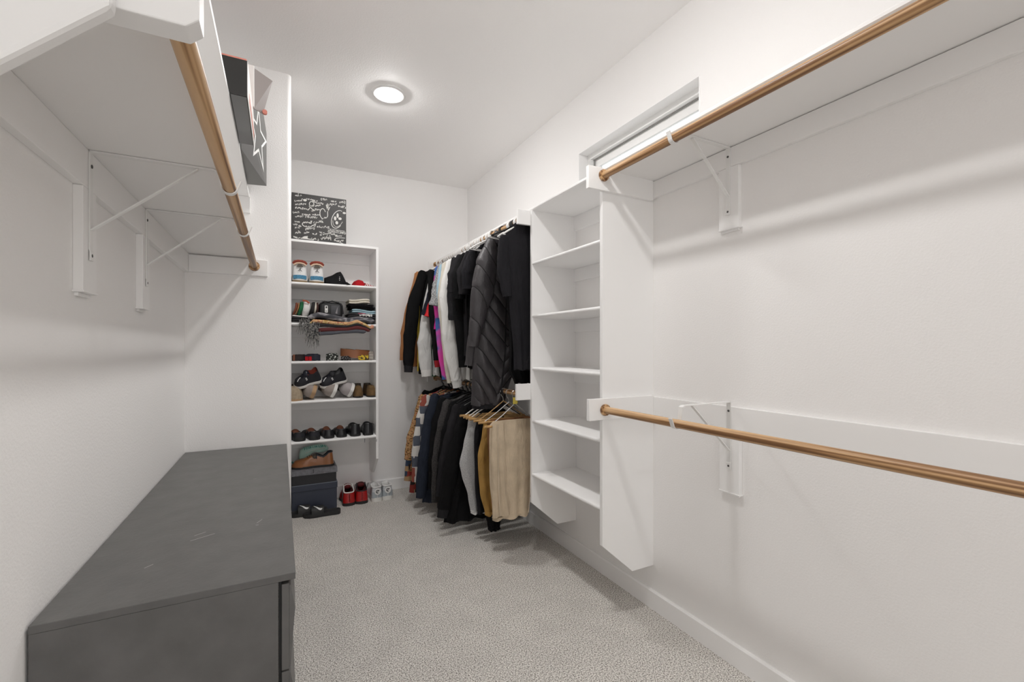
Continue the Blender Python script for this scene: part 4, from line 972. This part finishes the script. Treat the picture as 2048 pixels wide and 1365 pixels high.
def upright(label, x0, x1, z0, z1, m, lean=.02, cat='shirt', y0=3.70, d=.2):
    t = thing('rolled_shirt', label, cat, ((x0+x1)/2, y0, z0), 'shirts filed upright on the second shelf')
    rings = []
    for i in range(11):
        f = i/10; e = math.sin(PI*min(max(f, .05), .95))**.2; z = z0+(z1-z0)*f; o = lean*math.sin(PI*f*.55)*1.2
        rings.append([(x0+o+(x1-x0)*.5+(x1-x0)*.5*e*math.copysign(abs(math.cos(a))**.35, math.cos(a)), y0+d/2-d/2*e*math.copysign(abs(math.sin(a))**.35, math.sin(a)), z) for a in [2*PI*k/16 for k in range(16)]])
    part('roll', MB().loft(rings), m, t, smooth=60)
    return t
upright('brown rolled shirt, first from the left on the second shelf', .079, .096, 1.488, 1.578, lm('russet_cotton', (.20, .055, .025), .9))
upright('tan rolled shirt between the brown and the green ones', .0965, .107, 1.488, 1.578, lm('camel_cotton', (.42, .22, .09), .9))
upright('green rolled shirt with a thin white line, left of the white one', .1075, .138, 1.484, 1.586, lm('kelly_green_cotton', (.012, .12, .045), .9))
t = upright('white rolled shirt with rust trim, between the green and the black ones', .1385, .192, 1.480, 1.592, WHITE, lean=.012)
part('trim_band', MB().tube([(.150, 3.697, 1.592), (.175, 3.697, 1.590), (.196, 3.699, 1.575)], .007, 6), lm('rust_trim', (.36, .08, .04), .9), t, smooth=True)
upright('black rolled shirt with a peach edge, right of the white one', .1925, .222, 1.490, 1.588, CHARW)
upright('cream rolled shirt beside the black bag on the second shelf', .2225, .242, 1.494, 1.586, CREAM, lean=.006)
upright('dark brown rolled shirt touching the black bag on the second shelf', .2425, .258, 1.494, 1.584, lm('umber_cotton', (.05, .018, .014), .9), lean=.004)
t = thing('pouch_bag', 'black zipped pouch bag with a white tag on the second shelf', 'bag', (.36, 3.8, 1.472))
part('body', MB().box(.268, .432, 3.70, 3.88, 1.4725, 1.588, .018), lm('black_nylon', (.013, .013, .014), .6), t, smooth=50)
part('pocket', MB().box(.345, .412, 3.694, 3.702, 1.49, 1.566, .004), lm('grey_nylon', (.05, .05, .056), .6), t, smooth=50)
part('pocket_gusset', MB().prism([(.378, 1.505), (.394, 1.555), (.392, 1.500)], 'y', 3.6915, 3.6942), lm('light_grey_nylon', (.22, .21, .22), .6), t)
part('white_tag', MB().box(.303, .325, 3.6955, 3.7005, 1.508, 1.562, .004), WHITE, t)
part('tag_mark', MB().box(.309, .319, 3.6945, 3.6957, 1.542, 1.556, .001).box(.308, .320, 3.6945, 3.6957, 1.518, 1.522, .0005), CHARW, t)
part('strap', MB().tube([(.27, 3.70, 1.575), (.30, 3.70, 1.594), (.33, 3.705, 1.590), (.355, 3.70, 1.597), (.40, 3.70, 1.588), (.428, 3.70, 1.565), (.434, 3.70, 1.50)], .006, 6), LBLACK, t, smooth=True)
SH2 = [('folded_shirt', 'black shirt with a bold white graphic at the bottom of the right stack', .470, .679, 1.474, .034, CHARW, 2), ('folded_shirt', 'light blue folded shirt in the right stack on the second shelf', .500, .679, 1.510, .030, cloth('sky_cotton', (.33, .47, .53)), 2),
       ('folded_shirt', 'lower black folded shirt above the light blue one', .487, .676, 1.543, .022, JET, 2), ('folded_shirt', 'upper black folded shirt under the cream one', .480, .668, 1.566, .020, BLACK, 2), ('folded_shirt', 'cream folded towel on top of the right stack', .478, .636, 1.588, .036, cloth('cream_terry', (.66, .62, .53)), 2)]
for i, (n, lab, a, b, zb, h, m, ly) in enumerate(SH2):
    t = folded(n, lab, 'towel' if 'towel' in lab else 'shirt', a, b, 3.695+.002*i, .2, zb, h, m, 'stack at the right of the second shelf', wave=(.004, .006, .002, .002, -.006)[i], layers=ly, seed=i+11)
    if i == 0:
        g = MB(); rg = random.Random(3)
        for k in range(16):
            x = .555+k*.0062; g.box(x, x+.003+.003*rg.random(), 3.6915, 3.694, 1.484+.010*rg.random(), 1.500+.010*rg.random(), 0)
        part('white_graphic', g, WHITE, t)
        part('pink_print', MB().box(.545, .60, 3.6918, 3.6945, 1.507, 1.512, .001), lm('pink_print', (.50, .10, .16), .8), t)
# --- third shelf: belts
S3 = 1.1397
def coil(label, cx, cy, z, r0, r1, turns, h, th, m, rx=1.0, tilt=0, group='rolled belts on the third shelf', name='belt', buckle=None, squash=.55):
    t = thing(name, label, 'belt', (cx, cy, z), group)
    n = int(turns*26); pts = []
    for i in range(n+1):
        f = i/n; a = -PI*.5+f*turns*2*PI; r = r0+(r1-r0)*f
        pts.append((cx+r*rx*math.cos(a)*(1+.06*math.sin(2.3*a+n)), cy+r*squash*math.sin(a), z+h/2+.0008+tilt*r*math.cos(a)+.005*(1+math.sin(1.7*a+n))))
    rings = []
    for i, p in enumerate(pts):
        a = Vector(pts[max(i-1, 0)]); b = Vector(pts[min(i+1, n)]); d = (b-a).normalized(); nn = Vector((d.y, -d.x, 0)).normalized(); up = Vector((0, 0, 1))
        rings.append([Vector(p)+nn*th/2*sx+up*(h/2-.0002)*sz for sx, sz in ((-1, -1), (1, -1), (1, 1), (-1, 1))])
    part('strap', MB().loft(rings), m, t, smooth=40)
    if buckle: part('buckle', MB().box(cx-.012, cx+.010, cy-r1*squash-.007, cy-r1*squash-.003, z+.003, z+h*.95, .0015), buckle, t)
    return t
t = coil('dark striped fabric belt rolled up, leftmost on the third shelf', .135, 3.77, S3, .02, .052, 3, .040, .006, lm('black_red_web', (.020, .012, .012), .8))
part('brown_end', MB().box(.085, .10, 3.738, 3.742, S3+.004, S3+.05, .002), BROWNI, t)
t = coil('navy and black leather belt with two red loops on the third shelf', .225, 3.765, S3, .02, .058, 3, .044, .006, lm('navy_web', (.014, .016, .030), .7))
part('red_loop', MB().box(.168, .190, 3.728, 3.7335, S3+.002, S3+.034, .002), REDC, t); part('red_loop', MB().box(.192, .214, 3.727, 3.7325, S3+.002, S3+.034, .002), REDC, t)
coil('black and white patterned belt coiled on its side, middle of the third shelf', .365, 3.76, S3, .016, .045, 3, .048, .007, ramp_mat('black_white_print', 'ShaderNodeTexVoronoi', 62, [(.25, (.55, .56, .52)), (.42, (.014, .016, .014))], setup=None))
coil('small black beaded belt in front of the brown leather one', .455, 3.735, S3, .012, .040, 2.5, .026, .006, ramp_mat('black_beads', 'ShaderNodeTexVoronoi', 110, [(.2, (.3, .3, .3)), (.4, (.012, .010, .010))]))
coil('wide brown leather belt loosely coiled at the right of the third shelf', .535, 3.80, S3+.016, .080, .115, 2.6, .062, .004, lm('saddle_leather', (.24, .088, .034), .4), tilt=-.07, rx=1.0)
coil('yellow and black patterned belt coiled in front of the brown leather one', .60, 3.74, S3, .015, .046, 3, .032, .006, ramp_mat('yellow_black_print', 'ShaderNodeTexNoise', 55, [(.46, (.60, .42, .03)), (.56, (.05, .035, .02))], interp='CONSTANT'))
coil('small striped belt standing at the right end of the third shelf', .652, 3.735, S3, .008, .020, 2, .060, .005, ramp_mat('brown_white_stripe', 'ShaderNodeTexWave', 32, [(.5, (.62, .58, .52)), (.55, (.04, .018, .012))], interp='CONSTANT', setup=lambda w: setattr(w, 'bands_direction', 'Z')))

# --- fourth shelf: heap of sneakers
S4 = .8437
SUEDE = lm('beige_suede', (.36, .29, .205), .95, var=.15, vscale=60); GREYSU = lm('grey_suede', (.30, .26, .235), .95); LILAC = lm('lilac_grey_mesh', (.36, .33, .33), .9)
TANSOLE = lm('tan_crepe', (.42, .27, .15), .8); OLIVE = lm('olive_brown_suede', (.13, .075, .028), .9, var=.25, vscale=50); DKN = lm('black_navy_mesh', (.012, .012, .017), .7)
G4 = 'sneakers heaped on the fourth shelf'
def sidemark(m, u0=.5):
    def f(t, P):
        for k in range(2):
            q = [P(u0+.03*k+a, .12+b, .002) for a, b in ((0, 0), (.014, 0), (.03, .12), (.016, .12))]
            part('white_side_mark', MB().add(q+[Vector(p)+Vector((0, 0, .001)) for p in q], [(0, 1, 2, 3), (7, 6, 5, 4)]), m, t)
        part('vamp_stripe', MB().tube([P(.86, .30, .002), P(.80, .40, .003), P(.72, .46, .003)], .0028, 5), m, t, smooth=True)
    return f
shoe('sneaker', 'beige suede shoe pointing its toe out, leftmost on the fourth shelf', 'shoe', (.095, 3.955, S4), PI, .262, .122, .11, .108, SUEDE, TANSOLE, TAUPE, G4, st=.014, toe=SUEDE)
shoe('sneaker', 'taupe sneaker on its side, tan sole showing, second from left, fourth shelf', 'shoe', (.240, 3.95, S4+.056), PI, .258, .108, .105, .085, GREYSU, TANSOLE, TAUPE, G4, rot=(0, 1.25), st=.026)
def band(t, P): part('white_band', MB().loft([[P(u, k/14, .002) for k in range(15)] for u in (.60, .66, .70)], closed=False), LWHITE, t, smooth=60)
shoe('sneaker', 'grey beige slip-on with a white band lying on its side, middle of the fourth shelf', 'shoe', (.385, 3.955, S4+.058), PI, .262, .116, .11, .095, GREYSU, RUBW, TAUPE, G4, rot=(0, 1.2), st=.022, extra=band)
shoe('sneaker', 'lilac grey sneaker with a white band, right of the grey beige one', 'shoe', (.510, 3.955, S4+.056), PI, .262, .112, .105, .090, LILAC, RUBW, TAUPE, G4, rot=(0, 1.2), st=.022, extra=band)
shoe('sneaker', 'black sneaker with a white sole lying on top of the heap, left one', 'shoe', (.288, 3.770, S4+.150), PI/2+.12, .195, .108, .105, .072, DKN, RUBW, BRICK, G4, rot=(-.30, -.45), st=.020, extra=sidemark(LWHITE), laces=NAVYL, tongue=(NAVYL, .02))
shoe('sneaker', 'black sneaker with two white marks on the heap, right one', 'shoe', (.470, 3.775, S4+.145), PI/2+.15, .200, .108, .102, .072, DKN, RUBW, LBLACK, G4, rot=(-.30, -.40), st=.020, extra=sidemark(LWHITE), laces=NAVYL, tongue=(DKN, .015))
for x, u, lab in ((.578, -.12, 'left'), (.648, .06, 'right')):
    shoe('boot', f'olive brown suede boot, {lab} of the pair at the right of the fourth shelf', 'shoe', (x, 3.955, S4), PI+u, .25, .078, .10, .092, OLIVE, RUBB, TAUPE, 'olive brown boots on the fourth shelf', st=.012, toe=OLIVE)
# --- fifth shelf: three pairs of black shoes seen from behind
S5 = .5417
G5 = 'black shoes on the fifth shelf'
def penny(t, P): part('saddle_strap', MB().loft([[P(u, k/14, .002) for k in range(15)] for u in (.48, .53, .58)], closed=False), LBLACK, t, smooth=60)
for x, rz, lab in ((.142, .32, 'left'), (.240, .22, 'right')):
    shoe('loafer', f'matte black loafer, brown lining, {lab} of the leftmost pair on the fifth shelf', 'shoe', (x, 3.70, S5), rz, .27, .094, .064, .054, DKN, RUBB, BROWNI, G5, st=.026, lowq=.10, collar=(LBLACK, .004), extra=penny, tongue=(BROWNI, .020))
for x, rz, lab in ((.343, .15, 'left'), (.432, .05, 'right')):
    shoe('loafer', f'black loafer with piped heel, {lab} of the middle pair on the fifth shelf', 'shoe', (x, 3.715, S5), rz, .27, .088, .062, .052, LBLACK, RUBB, BROWNI, G5, st=.018, lowq=.12, collar=(NAVYL, .0035), extra=penny, tongue=(BROWNI, .023))
def longlace(t, P):
    s = 1 if 'right' in t['label'] else -1
    part('lace', MB().tube([(s*.02, .11, .085), (s*.055, .06, .075), (s*.062, .0, .03), (s*.060, -.022, .005), (s*.055, -.030, -.05)], .0016, 5), DKN, t, smooth=True)
for x, rz, lab in ((.535, .10, 'left'), (.628, -.03, 'right')):
    shoe('oxford_shoe', f'shiny black lace-up with dangling lace, {lab} of the rightmost pair, fifth shelf', 'shoe', (x, 3.71, S5), rz, .27, .092, .092, .056, LBLACK, RUBB, LBLACK, G5, st=.016, lowq=.10, collar=(LBLACK, .003), laces=DKN, extra=longlace, tongue=(LBLACK, .012))

# ------------------------------------------------------------ things on the carpet under the bookcase
BOXG = mat('charcoal_lid_card', (.15, .15, .165), .5, var=.25, vscale=50); BOXK = mat('black_box_card', (.014, .014, .017), .5); BOXN = mat('navy_box_card', (.035, .042, .065), .5); BOXL = mat('blue_grey_card', (.16, .18, .22), .5)
t = thing('shoe_box', 'navy shoe box on the carpet at the bottom of the pile behind the slides', 'box', (.24, 3.83, 0))
part('carton', MB().box(.078, .392, 3.722, 3.94, .001, .185, .001), BOXN, t)
part('lid', MB().box(.076, .396, 3.716, 3.944, .160, .2065, .0012), BOXN, t); part('lid_rim', MB().box(.0755, .3965, 3.7155, 3.9445, .2035, .2075, .0008), BOXL, t)
t = thing('shoe_box', 'black shoe box with a grey lid stacked on the navy one', 'box', (.24, 3.83, .2077))
part('carton', MB().box(.078, .388, 3.722, 3.94, .2080, .300, .001), BOXK, t)
part('lid', MB().box(.0755, .395, 3.715, 3.945, .2795, .3175, .0012), BOXG, t)
part('lid_tab', MB().box(.222, .227, 3.713, 3.7155, .292, .319, .0004), BOXK, t)
ZB = .3177
shoe('oxford_shoe', 'polished brown leather dress shoe lying sideways on the shoe boxes', 'shoe', (.378, 3.80, ZB), PI/2-.03, .302, .098, .108, .068, BROWNL, RUBB, NAVYL, 'polished brown dress shoes', st=.014, lowq=.16, collar=(NAVYL, .004), laces=TAUPE, tongue=(TAUPE, .004), toe=BROWNL)
MINT = lm('mint_fabric', (.42, .62, .55), .8); TEAL = lm('teal_lettering', (.012, .24, .20), .8); NET = lm('green_ribbon', (.05, .22, .16), .8)
t = thing('sleep_mask', 'pale mint padded band with teal lettering draped behind the brown dress shoe', 'mask', (.24, 3.88, ZB))
out = [(.130, .375), (.138, .440), (.165, .462), (.225, .474), (.285, .476), (.330, .462), (.345, .438), (.335, .415), (.30, .41), (.265, .425), (.23, .418), (.20, .395), (.165, .352), (.145, .352)]
m = MB(); n = len(out)
cx = sum(p[0] for p in out)/n; cz = sum(p[1] for p in out)/n
rings = [[(cx+(a-cx)*k, 3.872-.016*math.sqrt(max(0, 1-k*k))*0-d, cz+(b-cz)*k) for a, b in out] for k, d in ((.5, .022), (.85, .018), (1, .008), (1, -.002), (.85, -.008))]
part('band', m.loft(rings), MINT, t, smooth=75)
lt = MB(); rl = random.Random(5); MPL = lambda u, v, d: (u, 3.852-d, v)
x = .168
for k in range(11):
    h = .018+.004*rl.random(); zb = .440+.010*math.sin((x-.16)*14); q = ribbon([(x, zb+h), (x+.003, zb), (x+.007, zb+h*.8), (x+.010, zb+.002), (x+.012, zb+h)][:3+k % 3], .0035, MPL, 0); lt.add(q.v, q.f); x += .0145
part('lettering', lt, TEAL, t)
part('padding_fold', MB().tube([(.175, 3.850, .418), (.215, 3.846, .432), (.262, 3.846, .440), (.318, 3.848, .448)], .006, 6), lm('pale_mint', (.50, .62, .56), .8), t, smooth=True)
part('ribbon', MB().tube([(.150, 3.86, .36), (.118, 3.83, .372), (.10, 3.82, .352), (.080, 3.82, .368)], .013, 8, .005).tube([(.15, 3.85, .372), (.175, 3.82, .352), (.20, 3.80, .342)], .010, 8, .004), NET, t, smooth=True)
SLB = lm('black_eva_foam', (.018, .018, .018), .6)
def slide(label, base, rz, mark):
    t = thing('slide_sandal', label, 'sandal', base, 'black slides on the carpet', world=False, rot=Euler((0, 0, rz)))
    L, Wd = .255, .094; US = [0, .02, .06, .12, .3, .5, .7, .85, .95, 1]
    WS = [(0, .2), (.02, .55), (.06, .75), (.15, .84), (.4, .80), (.7, 1), (.85, .93), (.95, .66), (1, .25)]
    part('footbed', MB().loft([[(s*curve(WS, u)*Wd/2*k, u*L, z) for s, k, z in ((-1, .96, .0005), (-1, 1, .012), (-1, .97, .030-.006*u), (-.8, 1, .026-.006*u), (.8, 1, .026-.006*u), (1, .97, .030-.006*u), (1, 1, .012), (1, .96, .0005))] for u in US]), SLB, t, smooth=45)
    def S(u, a, d=0):
        w = curve(WS, u)*Wd/2*1.05+d; an = PI*(1-a)
        return (w*math.copysign(abs(math.cos(an))**.7, math.cos(an)), u*L, .010+(.062+d)*max(0, math.sin(an))**.75)
    ou = [[S(u, k/16) for k in range(17)] for u in (.46, .50, .62, .74, .78)]; inn = [[S(u, k/16, -.004) for k in range(17)] for u in (.78, .46)]
    part('strap', MB().loft(ou+inn+[ou[0]], closed=False), SLB, t, smooth=60)
    lo, hi = mark
    A = [S(.50+u, a, .0022) for u, a in lo]; B = [S(.50+u, a, .0022) for u, a in hi]; n = len(A)
    A2 = [S(.50+u, a, .001) for u, a in lo]; B2 = [S(.50+u, a, .001) for u, a in hi]
    part('swoosh', MB().loft([[A[k], B[k], B2[k], A2[k]] for k in range(n)]), LWHITE, t, label='white curved tick mark')
LO = [(.0, .24), (.04, .19), (.09, .22), (.15, .34), (.23, .50)]; HI = [(.004, .28), (.045, .28), (.085, .32), (.14, .41), (.228, .505)]
slide('black slide sandal with a white tick, right-hand one on the carpet', (.405, 3.598, .0005), PI/2-.06, (LO, HI))
slide('black slide sandal with a white tick, left-hand one on the carpet', (.316, 3.668, .0005), PI/2-.02, (LO, HI))
REDL = lm('glossy_red_leather', (.36, .010, .010), .22, bump=.3, bscale=40); DKRED = lm('dark_red_lining', (.12, .008, .010), .8)
def redx(t, P):
    part('heel_seam', MB().tube([(0, -.002, .03), (0, -.0035, .07), (0, -.001, .095)], .0022, 5), DKRED, t, smooth=True)
    for k in range(4): part('heel_stud', MB().ellipsoid((.004, -.005, .035+k*.016), (.005, .003, .0035), 8, 6), LWHITE if False else REDL, t, smooth=True)
    part('ankle_flap', MB().loft([[(.038, .03, .115), (.046, .05, .115), (.046, .055, .12), (.040, .035, .12)], [(.052, .03, .150), (.054, .05, .152), (.050, .055, .152), (.047, .035, .150)]]), LBLACK, t)
for u, lab in ((694, 'left'), (720.5, 'right')):
    shoe('high_top_sneaker', f'glossy red high-top sneaker, {lab} of the pair on the carpet', 'shoe', (x_of(u)+.010, 3.715, .0005), 0 if lab == 'left' else -.06, .255, .112, .152, .075, REDL, RUBB, DKRED, 'red high-tops on the carpet', st=.020, rise=.34, collar=(RUBW if lab == 'left' else LBLACK, .0045), tongue=(DKRED, .006), extra=redx)
PALE = lm('pale_grey_leather', (.56, .58, .60), .5); ICE = lm('ice_blue_grey', (.36, .40, .43), .6)
def heelmark(t, P):
    pl = BKPLANE(-.0065)
    part('heel_tab', polyplate(arc(0, .083, .025, .027, 0, 2*PI-.4, 15), pl, 0, .0015), LWHITE, t)
    part('emblem', ribbon(arc(-.001, .083, .011, .011, .6, 5.2, 12), .0055, pl, .0018, .001), LBLACK, t)
    part('emblem', ribbon([(-.012, .076), (-.002, .082), (.013, .094)], .004, pl, .0018, .001), LBLACK, t)
for u, rz, lab in ((751, .05, 'left'), (774.5, -.02, 'right')):
    shoe('sneaker', f'pale grey sneaker with dark heel emblem, {lab} of the pair by the baseboard', 'shoe', (x_of(u)+.020, 3.715 if lab == 'left' else 3.725, .0005), rz, .245, .100, .128, .070, PALE, RUBW, LWHITE, 'pale sneakers by the back baseboard', st=.030, rise=.12, collar=(LWHITE, .006), tongue=(LWHITE, .010), extra=heelmark, heel=(ICE, 0, 5, 6))
